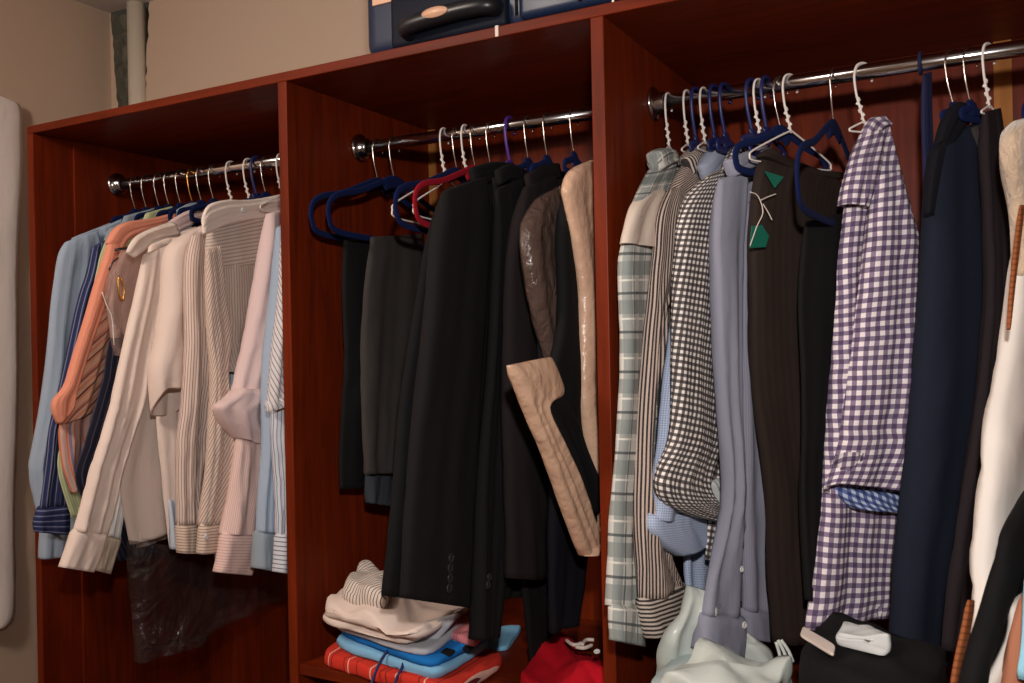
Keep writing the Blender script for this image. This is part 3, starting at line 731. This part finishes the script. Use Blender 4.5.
garment('shirt', 'black and white striped shirt with broad striped cuff', 'shirt', -.474, -4, [
    ('body', 'bwstripe', [(672, 205, 712, 190), (668, 240, 700, 236), (662, 300, 690, 296), (656, 430, 676, 425), (650, 560, 672, 555)], .016, -.006),
    ('collar', 'bwstripe_h', [(684, 158, 690, 176), (694, 147, 700, 170), (704, 146, 708, 166), (713, 152, 714, 164)], .030, .012, dict(nr=14, hem=0, fold=.003)),
    ('yoke', 'bwstripe_d', [(690, 158, 714, 150), (676, 178, 712, 172), (668, 205, 706, 198), (672, 228, 700, 222)], .026, .006, dict(nr=14, fold=.002)),
    ('sleeve', 'bwstripe', [(668, 190, 688, 184), (658, 215, 686, 212), (654, 260, 682, 258), (650, 310, 663, 310), (645, 370, 654, 370), (641, 430, 649, 430), (639, 490, 650, 490), (638, 545, 668, 552), (640, 600, 682, 584)], .024, .010, dict(kf=1.5)),
    ('cuff', 'bwstripe_h', [(639, 598, 682, 581), (641, 620, 685, 604), (645, 638, 685, 622)], .034, .010, dict(nr=8, fold=.002)),
], CH, 'wire', hl('black and white striped shirt'), half=.03)
garment('shirt', 'light blue micro-checked shirt behind the black gingham sleeve', 'shirt', -.444, -8, [
    ('body', 'micro', [(704, 170, 740, 156), (694, 215, 735, 210), (690, 270, 730, 268), (686, 400, 726, 400), (684, 520, 722, 520), (686, 600, 718, 596), (694, 615, 714, 604)], .014, -.006, dict(kf=2)),
    ('collar', 'microsolid', [(700, 166, 708, 186), (712, 148, 720, 176), (724, 146, 728, 168), (734, 152, 735, 164)], .030, .012, dict(nr=14, hem=0, fold=.003)),
    ('sleeve', 'micro', [(692, 200, 722, 192), (684, 265, 716, 262), (673, 330, 706, 330), (663, 400, 702, 400), (656, 450, 704, 450), (651, 490, 712, 490), (648, 520, 717, 520)], .022, .008, dict(kf=2)),
    ('rolled_cuff', 'micro', [(647, 513, 718, 508), (647, 530, 718, 522), (660, 546, 717, 532), (676, 556, 714, 540)], .034, .008, dict(nr=14, fold=.003)),
], CH, 'wire', hl('light blue micro-checked shirt'), half=.03)
garment('shirt', 'black and white gingham shirt with folded-up sleeve', 'shirt', -.408, -12, [
    ('body', 'bwgingham', [(716, 175, 760, 158), (712, 230, 752, 225), (710, 330, 745, 330), (706, 440, 735, 440), (706, 560, 726, 556)], .014, -.006),
    ('collar', 'bwgingham', [(724, 168, 730, 186), (734, 148, 742, 176), (746, 140, 754, 166), (758, 148, 762, 162)], .030, .012, dict(nr=14, hem=0, fold=.003)),
    ('sleeve', 'bwgingham', [(704, 178, 744, 160), (684, 204, 738, 194), (677, 255, 724, 252), (674, 330, 720, 330), (672, 400, 716, 400), (668, 440, 718, 440), (657, 470, 710, 472), (656, 488, 706, 486), (666, 505, 712, 500), (692, 516, 722, 508), (716, 522, 728, 514)], .034, .010, dict(kf=1.8, fold=.006)),
    ('sleeve_lining', 'cool', [(708, 482, 718, 478), (714, 498, 724, 496), (720, 514, 728, 512)], .014, .004, dict(nr=8)),
], CH, 'navy', hl('black gingham shirt'), half=.03)
garment('shirt', 'grey-blue chambray shirt with two hanging buttoned cuffs', 'shirt', -.362, -18, [
    ('body', 'chamin', [(722, 180, 776, 156), (716, 230, 768, 228), (716, 330, 764, 330), (720, 430, 764, 430), (724, 520, 770, 520), (730, 600, 770, 600)], .014, -.008),
    ('collar', 'chambray', [(726, 160, 732, 178), (744, 152, 748, 170), (764, 146, 768, 162)], .030, .012, dict(nr=14, hem=0, fold=.003)),
    ('sleeve', 'chambray', [(720, 180, 746, 170), (713, 240, 742, 238), (714, 330, 738, 330), (718, 430, 738, 430), (722, 500, 740, 500), (711, 560, 741, 560), (700, 614, 742, 618)], .026, .010, dict(kf=1.6)),
    ('cuff', 'chambray', [(700, 612, 742, 616), (697, 634, 742, 642), (694, 648, 741, 656)], .036, .010, dict(nr=8, fold=.002)),
    ('sleeve', 'chambray2', [(744, 186, 762, 176), (740, 250, 766, 248), (738, 330, 772, 330), (739, 420, 777, 420), (740, 500, 782, 500), (740, 560, 781, 560), (741, 610, 781, 614)], .026, .006, dict(kf=1.6, buttons=[(741, 569)], br=.005)),
    ('cuff', 'chambray2', [(740, 608, 782, 612), (741, 624, 784, 629), (742, 637, 785, 644)], .036, .006, dict(nr=8, fold=.002, buttons=[(744, 625)], br=.006)),
], CH, 'navy', hl('grey-blue chambray shirt'), half=.03)
hanger('navy', 'navy plastic hanger inside the chambray shirt shoulder', -.338, -14, half=.06)
hanger('navy', 'spare navy plastic hanger between the striped and micro-checked shirts', -.459, -6, half=.025)
hanger('navy', 'spare navy plastic hanger between the micro-checked and gingham shirts', -.426, -10, half=.025)
hanger('wire', 'white wire hanger between the gingham and chambray shirts', -.350, -18, half=.03)
kn = garment('knit_top', 'dark brown knitted top with green tags and string', 'top', -.300, -28, [
    ('body', 'brown', [(764, 152, 838, 178), (754, 176, 850, 200), (749, 230, 858, 235), (750, 300, 856, 300), (752, 360, 850, 360), (758, 430, 844, 430), (766, 510, 836, 510), (772, 580, 828, 580), (778, 645, 822, 640)], .026, 0, dict(kf=2, fold=.007)),
    ('neckband', 'brown', [(757, 156, 770, 148), (772, 162, 780, 156), (792, 170, 796, 164), (816, 176, 818, 170), (840, 180, 840, 172)], .03, .006, dict(nr=14, fold=0, hem=0)),
], CH, 'wire', 'white wire hanger rising from the brown knitted top', half=.10)
pk = Plane(-.300, -28)
def tagquad(name, mat, px, parent, off=.022, plane=pk):
    f = [plane.at(x, y, off) for x, y in px]; b = [p - plane.n * .0012 for p in f]; n = len(px)
    return obj(name, f + b, [list(range(n)), [n + i for i in range(n)][::-1]] + [[i, (i + 1) % n, n + (i + 1) % n, n + i] for i in range(n)], mat, parent, smooth=False)
tagquad('paper_tag', M['taggreen'], [(752, 226), (762, 225), (769, 236), (766, 247), (750, 248)], kn)
tagquad('paper_tag', M['taggreen'], [(765, 171), (784, 177), (775, 188)], kn)
for a in ([(750, 246), (757, 226), (763, 212), (758, 196), (750, 192)], [(761, 200), (770, 196), (776, 194)], [(763, 204), (768, 212), (772, 220)]):
    sweep('tag_string', [pk.at(x, y, .025) for x, y in a], .0009, M['tagwhite'], kn, nseg=5, sub=12)
hanger('velvet', 'navy velvet hanger with wide neck inside the brown top', -.315, -28, half=.11)
hanger('velvet', 'navy velvet hanger with a triangular frame between brown top and purple gingham shirt', -.233, -5, tall=1.25)
garment('trousers', 'black trousers draped on the navy hanger beside the purple gingham shirt', 'trousers', -.233, -22, [
    ('leg', 'black', [(806, 222, 846, 212), (800, 300, 838, 296), (802, 400, 830, 400), (804, 520, 822, 520), (806, 600, 818, 600)], .014, 0, dict(kf=1.2)),
], CH, base_z=1.4)
garment('shirt', 'purple and white gingham shirt with turned-up sleeve', 'shirt', -.187, -40, [
    ('body', 'pgingham', [(864, 126, 886, 120), (850, 160, 893, 160), (844, 205, 905, 208), (838, 245, 914, 244), (832, 300, 919, 292), (828, 350, 916, 350), (824, 420, 912, 420), (818, 490, 906, 500), (812, 560, 900, 570), (802, 628, 895, 614)], .034, -.008, dict(kf=2.2, fold=.007)),
    ('collar', 'pgingham', [(862, 132, 872, 142), (869, 119, 884, 128), (880, 116, 890, 126)], .018, .006, dict(nr=8, hem=0, fold=.002)),
    ('shoulder_flap', 'pgingham', [(862, 134, 880, 130), (852, 158, 880, 156), (844, 185, 872, 188), (840, 205, 864, 208)], .03, .012, dict(nr=14, fold=.003)),
    ('sleeve', 'pgingham', [(876, 176, 898, 172), (868, 240, 914, 242), (860, 300, 919, 298), (852, 370, 914, 372), (842, 440, 908, 442), (834, 468, 907, 472), (826, 488, 907, 498)], .036, .026, dict(kf=1.6, fold=.006, tilt=.012, hem=.05)),
    ('turned_cuff', 'pgingham_in', [(828, 486, 906, 494), (834, 498, 906, 504), (846, 507, 905, 512)], .05, .006, dict(nr=8, fold=.002)),
], CH, 'wire', hl('purple gingham shirt'), half=.03)
# navy strap looped over the rod
stp = Plane(-.105, -30)
o = loft('hanging_strap', M['strap'], stp, [(923, 74, 931, 72), (922, 110, 931, 110), (923, 150, 932, 150), (924, 190, 931, 190), (924, 225, 930, 225)], .008, None, fold=.002, base=Vector((-.105, RODY, 1.85)))
tag(o, 'narrow navy strap looped over the rod next to the navy jacket', 'strap')
lp = sweep('loop', [Vector((-.105, RODY, RODZ)) + Vector((0, math.cos(a) * .0155, math.sin(a) * .0155)) for a in [2 * math.pi * k / 20 for k in range(20)]], .0028, M['strap'], o, closed=True, nseg=8)
garment('suit_jacket', 'navy blue suit jacket with fine woven texture', 'jacket', -.058, -40, [
    ('body', 'navy', [(938, 138, 978, 122), (928, 170, 982, 160), (923, 215, 986, 210), (920, 280, 993, 280), (916, 345, 992, 345), (910, 420, 984, 420), (904, 490, 970, 490), (898, 570, 956, 570), (893, 648, 945, 664)], .04, 0, dict(kf=1.2, fold=.006)),
    ('collar', 'navyk', [(934, 150, 944, 158), (944, 116, 962, 130), (958, 102, 972, 118), (974, 112, 980, 128)], .018, .006, dict(nr=12, hem=0, fold=.002)),
    ('lapel', 'navyk', [(932, 150, 944, 140), (928, 175, 938, 172), (925, 215, 932, 214)], .02, .020, dict(nr=10, fold=.001)),
], CH, 'velvet', hl('navy blue suit jacket'), half=.025)
garment('jacket', 'grey jacket showing a thin edge beside the navy jacket', 'jacket', -.036, -30, [
    ('body', 'charcoal', [(972, 128, 984, 122), (975, 160, 988, 158), (978, 220, 990, 220), (976, 300, 996, 300), (970, 420, 990, 420)], .014, -.002),
], CH, 'velvet', hl('thin grey jacket'), half=.025)
garment('jacket', 'dark plum jacket between the navy jacket and the ivory coat', 'jacket', -.012, -25, [
    ('body', 'maroon', [(984, 112, 1000, 108), (982, 150, 1003, 148), (984, 220, 1006, 220), (982, 300, 1004, 300), (972, 400, 1002, 400), (960, 500, 996, 500), (950, 580, 990, 580), (944, 650, 980, 654)], .022, 0),
], CH, 'wire', hl('dark plum jacket'), half=.025)
garment('coat', 'ivory satin coat with beige fleece collar at the end of the rod', 'coat', .05, -16, [
    ('fleece_collar', 'fuzzy', [(1014, 122, 1046, 112), (1006, 138, 1050, 130), (1008, 165, 1052, 165), (1016, 200, 1054, 200), (1020, 240, 1054, 240), (1022, 275, 1052, 275)], .034, .012, dict(nr=24, fold=.005, crease=1.6)),
    ('braid', 'rust', [(1020, 205, 1024, 205), (1015, 245, 1019, 245), (1011, 285, 1014, 285), (1008, 330, 1009, 330)], .005, .024, dict(nr=16, fold=.001)),
    ('body', 'ivory', [(1022, 215, 1058, 205), (1016, 270, 1060, 270), (1009, 330, 1062, 330), (999, 385, 1064, 385), (990, 430, 1064, 430), (985, 490, 1062, 490), (979, 545, 1054, 545), (974, 600, 1046, 600), (968, 640, 1040, 640)], .034, .004, dict(kf=1.0, fold=.010)),
    ('braid', 'rust', [(968, 600, 974, 600), (962, 630, 969, 630), (955, 662, 963, 662), (949, 700, 958, 700)], .006, .020, dict(nr=14, fold=.001)),
], CH, 'velvet', hl('ivory satin coat'))
garment('scarf', 'black scarf hanging diagonally across the ivory coat', 'scarf', .085, -18, [
    ('cloth', 'black', [(1036, 478, 1064, 455), (1016, 508, 1062, 500), (1002, 532, 1056, 560), (996, 556, 1034, 590), (984, 604, 1014, 628), (970, 650, 998, 660), (962, 700, 985, 700)], .02, .026, dict(kf=1.2)),
], CH, base_z=1.2)
garment('blouse', 'white blouse with rust trim below the black scarf', 'blouse', .115, -20, [
    ('body', 'ivory', [(1030, 590, 1056, 575), (1012, 606, 1058, 602), (1008, 628, 1058, 628), (998, 655, 1058, 655), (982, 690, 1058, 690), (972, 712, 1058, 712)], .02, .028, dict(kf=1.4)),
    ('rust_trim', 'rustcloth', [(1026, 594, 1044, 586), (1018, 625, 1036, 625), (1012, 660, 1032, 660), (1006, 700, 1028, 700)], .014, .044, dict(fold=.003)),
], CH, base_z=1.2)
garment('shirt', 'sky blue shirt at the far end past the ivory coat', 'shirt', .145, -22, [
    ('sleeve', 'skyblue', [(1026, 566, 1064, 560), (1020, 600, 1064, 600), (1016, 640, 1062, 640), (1013, 668, 1060, 674), (1015, 678, 1058, 684)], .02, .040, dict(kf=1.4)),
], CH, base_z=1.2)

# ------------------------------------------------------------------ folded clothes
def slab(name, label, mat, px, ztop, th, cat='folded shirt', group='folded clothes on the shelf', amp=.004, par=True, lump=0.0, seed=1, round_=.5, parent=None, uvs_rot=0, drape=None):
    pts = [on_z(x, y, ztop) for x, y in px]
    if par: A, B, C = pts; D = A + C - B
    else: A, B, C, D = pts
    def bil(a, b):
        s, t = (a + 1) / 2, (b + 1) / 2
        return (A * (1 - s) + B * s) * (1 - t) + (D * (1 - s) + C * s) * t
    N = 56; vs, uvs, fs = [], [], []
    so = Vector((seed * 7.3, seed * 3.1, 0))
    prof = []
    for k in range(9):
        al = -math.pi / 2 + math.pi * k / 8
        prof.append((1 - round_ * .12 * (1 - math.cos(al)), math.sin(al)))
    prof = prof + [(.75, 1.0), (.5, 1.0), (.25, 1.0), (.06, 1.0)]
    prof = [(.5, -1.0)] + prof
    c = (A + B + C + D) / 4
    for sc, zz in prof:
        for k in range(N):
            an = 2 * math.pi * k / N
            ca, sa = math.cos(an), math.sin(an)
            r = 1 / (abs(ca) ** 9 + abs(sa) ** 9) ** (1 / 9)
            p = bil(ca * r * sc, sa * r * sc)
            q = Vector((p.x, p.y, ztop - th / 2 + zz * th / 2))
            if zz > -.8:
                q += noise.noise_vector(q * 9 + so) * amp + noise.noise_vector(q * 26 + so) * amp * .45
                if lump and zz > .2:
                    q.z += lump * (noise.noise(q * 11 + so) * .6 + noise.noise(q * 27 + so) * .35) * zz
                    q.z -= lump * .3 * max(0, sc - .4)
            q.z = max(q.z, ztop - th)
            vs.append(q); uvs.append((p.x, p.y))
    for i in range(len(prof) - 1):
        for k in range(N):
            fs.append([i * N + k, i * N + (k + 1) % N, (i + 1) * N + (k + 1) % N, (i + 1) * N + k])
    fs.append(list(range(N))[::-1]); fs.append([(len(prof) - 1) * N + k for k in range(N)])
    o = obj(name, vs, fs, mat, parent, uvs=uvs, base=None if parent else Vector((c.x, c.y, ztop - th)))
    if not parent: tag(o, label, cat, group)
    return o
z = SHELF
slab('folded_shirt', 'red-orange folded shirt at the bottom of the stack', M['red_t'], [(316, 650), (452, 690), (508, 650)], z + .028, .028, amp=.008, seed=1)
lb = slab('folded_shirt', 'light blue folded shorts with navy drawstrings', M['cyan_t'], [(330, 636), (436, 672), (494, 636)], z + .048, .020, amp=.006, cat='folded shorts', seed=2)
for xs in ([(388, 650), (380, 662), (374, 676), (370, 692)], [(405, 655), (402, 668), (396, 680), (392, 696)]):
    sweep('drawstring', [on_y(x, y, FRONT + .012 - .02 * i) for i, (x, y) in enumerate(xs)], .0028, M['plasnavy'], lb, nseg=6, sub=12)
bt = slab('folded_shirt', 'bright blue printed folded shirt under the grey one', M['blue_t'], [(334, 626), (432, 662), (492, 632)], z + .064, .016, seed=3)
for k, (px3, mt) in enumerate([([(440, 652), (450, 655), (456, 650)], 'black'), ([(452, 640), (468, 645), (474, 640)], 'cyan_t'), ([(462, 648), (470, 650), (474, 646)], 'black'), ([(372, 637), (384, 641), (388, 637)], 'cyan_t'), ([(360, 634), (367, 636), (370, 633)], 'plasnavy')]):
    slab('print_patch', None, M[mt], px3, z + .0655, .002, parent=bt, seed=30 + k, amp=.0008)
gt = slab('folded_shirt', 'pale grey folded shirt with red and white trim', M['grey_t'], [(328, 620), (424, 650), (482, 614)], z + .080, .016, amp=.007, seed=4)
gp = Plane(0, -52, 0); gp.p = on_z(415, 655, z + .05)
loft('draped_corner', M['grey_t'], gp, [(392, 630, 462, 612), (396, 640, 448, 630), (404, 652, 432, 646), (412, 664, 420, 660)], .006, gt, fold=.003, nr=14, hem=0)
rp = slab('red_trim', None, M['redprint'], [(402, 630), (418, 636), (424, 630)], z + .083, .004, parent=gt, seed=9, amp=.001)
rp = slab('red_trim', None, M['redprint'], [(382, 624), (392, 627), (400, 620)], z + .083, .004, parent=gt, seed=8, amp=.001)
slab('folded_shirt', 'rose folded shirt peeping out right under the suits', M['pinkt'], [(440, 628), (474, 640), (492, 618)], z + .080, .015, seed=11)
slab('folded_shirt', 'white folded t-shirt in the middle of the stack', M['white'], [(317, 613), (408, 637), (468, 606)], z + .098, .018, amp=.007, seed=5)
slab('folded_shirt', 'cream white crumpled t-shirt on top of the stack', M['white2'], [(314, 601), (418, 626), (482, 592)], z + .124, .027, amp=.012, lump=.04, seed=6)
slab('folded_shirt', 'white t-shirt with thin black stripes rolled up on the stack', M['stripe_t'], [(343, 578), (384, 590), (398, 568)], z + .165, .05, amp=.010, lump=.03, seed=7, round_=1.5)
slab('folded_shirt', 'small light blue cloth lying flat behind the black trouser leg', M['cyan_t'], [(484, 648), (508, 646), (522, 624)], z + .01, .01, amp=.005, seed=12)
rd = slab('folded_shirt', 'crumpled red shirt lying under the black trousers', M['red'], [(515, 672), (610, 722), (640, 664)], z + .04, .04, amp=.012, lump=.05, seed=13)
for i, (a, b, c_) in enumerate([((566, 640), (574, 645), (582, 643)), ((576, 647), (584, 648), (592, 645)), ((582, 645), (586, 640), (594, 640))]):
    sweep('print_mark', [on_z(*q, z + .062) for q in (a, b, c_)], .0035, M['tagwhite'], rd, nseg=6, sub=8)
disc('button', on_z(597, 652, z + .06), Vector((0, -.3, 1)), .006, M['btn_w'], rd)

# compartment with the checked shirts: white bags and dark clothes on the shelf
ORG = 'things on the shelf below the checked shirts'
wp = slab('shirt_packet', 'white plastic shirt packet with a red oval label', M['mint'], [(642, 682), (770, 724), (798, 676)], 1.02, 1.02 - SHELF, cat='packet', group=ORG, amp=.005, seed=21)
for px, mt in ((742, 'redprint'),):
    c0 = on_z(px, 684, 1.023); vs = [c0 + Vector((math.cos(a) * .012, math.sin(a) * .007, h)) for h in (0, .0022) for a in [2 * math.pi * k / 20 for k in range(20)]]
    obj('oval_label', vs, [list(range(20))[::-1], list(range(20, 40))] + [[k, (k + 1) % 20, 20 + (k + 1) % 20, 20 + k] for k in range(20)], M[mt], wp)
wb_ = slab('plastic_bag', 'crumpled white knotted plastic bag on the shirt packet', M['plasticwhite'], [(655, 672), (750, 694), (795, 660)], 1.056, .036, cat='plastic bag', group=ORG, amp=.012, lump=.035, seed=22)
for xs in ([(778, 640), (784, 652), (788, 664)], [(781, 640), (788, 650), (793, 662)], [(776, 642), (780, 656), (781, 668)]):
    sweep('tied_end', [on_y(x, y, 1.36) for x, y in xs], .0026, M['plasticwhite'], wb_, nseg=6, sub=10)
pb2 = loft('plastic_bag', M['plasticwhite'], Plane(-.40, -40, 1.40), [(684, 584, 708, 590), (672, 606, 724, 612), (656, 626, 752, 636), (650, 648, 770, 650), (652, 676, 782, 672)], .03, None,
            fold=.016, kf=2, crease=1.8, hem=0, base=Vector((-.40, 1.40, 1.06)))
tag(pb2, 'upright white plastic bag standing behind the chambray cuff', 'plastic bag', ORG)
bk = slab('folded_trousers', 'black folded clothes heaped below the purple gingham shirt', M['black'], [(792, 654), (930, 700), (950, 640)], 1.085, 1.085 - SHELF, cat='folded clothes', group=ORG, amp=.008, lump=.02, seed=24)
pt = slab('price_tag', 'white card tag sticking out below the purple gingham hem', M['tagwhite'], [(800, 634), (834, 655), (836, 645)], 1.092, .004, cat='tag', group=ORG, amp=.001, seed=25)
slab('folded_shirt', 'grey white cloth rumpled beneath the purple gingham hem', M['cool'], [(834, 630), (886, 642), (896, 628)], 1.108, .020, cat='folded shirt', group=ORG, amp=.012, lump=.03, seed=26)

# ------------------------------------------------------------------ suitcase on top
sc = thing('suitcase', 'dark navy soft suitcase lying on top of the wardrobe', 'suitcase', (-.72, 1.55, TOP))
def rbox(name, x0, x1, y0, y1, z0, z1, r, mat, parent, seg=5):
    bm = bmesh.new(); bmesh.ops.create_cube(bm, size=1)
    for v in bm.verts:
        v.co = Vector(((x0 + x1) / 2 + v.co.x * (x1 - x0), (y0 + y1) / 2 + v.co.y * (y1 - y0), (z0 + z1) / 2 + v.co.z * (z1 - z0)))
    bmesh.ops.bevel(bm, geom=bm.edges[:], offset=r, segments=seg, affect='EDGES', profile=0.5)
    bm.verts.index_update()
    vs = [v.co.copy() for v in bm.verts]; fs = [[v.index for v in f.verts] for f in bm.faces]; bm.free()
    return obj(name, vs, fs, mat, parent)
SY = 1.335
body = rbox('body', -1.035, -.43, SY, 1.78, TOP, TOP + .27, .035, M['suit_navy'], sc)
rbox('handle_surround', -.962, -.722, SY - .012, SY + .02, TOP + .008, TOP + .125, .011, M['suit_dark'], sc, 3)
rbox('front_pocket', -.70, -.45, SY - .014, SY + .02, TOP + .012, TOP + .16, .013, M['suit_navy'], sc, 3)
hp = [(-.918, SY - .010, TOP + .030), (-.912, SY - .030, TOP + .033), (-.88, SY - .036, TOP + .036), (-.80, SY - .036, TOP + .040), (-.748, SY - .030, TOP + .040), (-.740, SY - .010, TOP + .040)]
hd = sweep('handle', hp, .015, M['suit_black'], sc, nseg=14, sub=24)
c0 = Vector((-.838, SY - .052, TOP + .040)); N = 24
vs = [c0 + Vector((math.cos(a) * .026, h, math.sin(a) * .0085)) for h in (.006, -.001) for a in [2 * math.pi * k / N for k in range(N)]]
obj('badge', vs, [list(range(N)), list(range(N, 2 * N))[::-1]] + [[k, (k + 1) % N, N + (k + 1) % N, N + k] for k in range(N)], M['badge'], hd)
box('address_label', -1.005, -.955, SY - .004, SY + .004, TOP + .098, TOP + .140, M['badge'], sc, .001)
for x in (-.70, -.585, -.49):
    sweep('seam_piping', [(x, SY - .014, TOP + .02), (x, SY - .016, TOP + .09), (x, SY - .012, TOP + .158)], .0032, M['suit_black'], sc, nseg=6)
sweep('zip', [(-1.0, SY - .002, TOP + .20), (-.72, SY - .003, TOP + .20), (-.46, SY - .002, TOP + .20)], .004, M['suit_black'], sc, nseg=6)
wx = on_y(613, 4, SY - .02)
box('zip_pull', wx.x - .002, wx.x + .002, SY - .020, SY - .014, TOP + .004, TOP + .04, M['hook'], sc)

# ------------------------------------------------------------------ white cloth on the side wall
pl = Plane(WX0 + .03, 0)
cl = loft('wall_cloth', M['curtain'], pl, [(-90, 62, 10, 101), (-92, 75, 21, 107), (-95, 130, 22, 140), (-100, 220, 19, 220), (-100, 320, 18, 320), (-100, 430, 16, 430), (-100, 540, 14, 540), (-100, 610, 12, 610), (-98, 640, 3, 627)], .016, None,
          fold=.009, kf=2, base=Vector((WX0 + .03, 1.3, .7)))
tag(cl, 'white cloth hanging on the side wall next to the wardrobe', 'cloth')
hk = sweep('wall_hook', [(WX0, 1.33, 2.10), (WX0 + .03, 1.33, 2.09), (WX0 + .05, 1.33, 2.10), (WX0 + .052, 1.33, 2.125)], .004, M['hook'], None, nseg=8, sub=10)
tag(hk, 'metal wall hook above the white cloth', 'hook')
print('LOFT CHECK', CHECK)
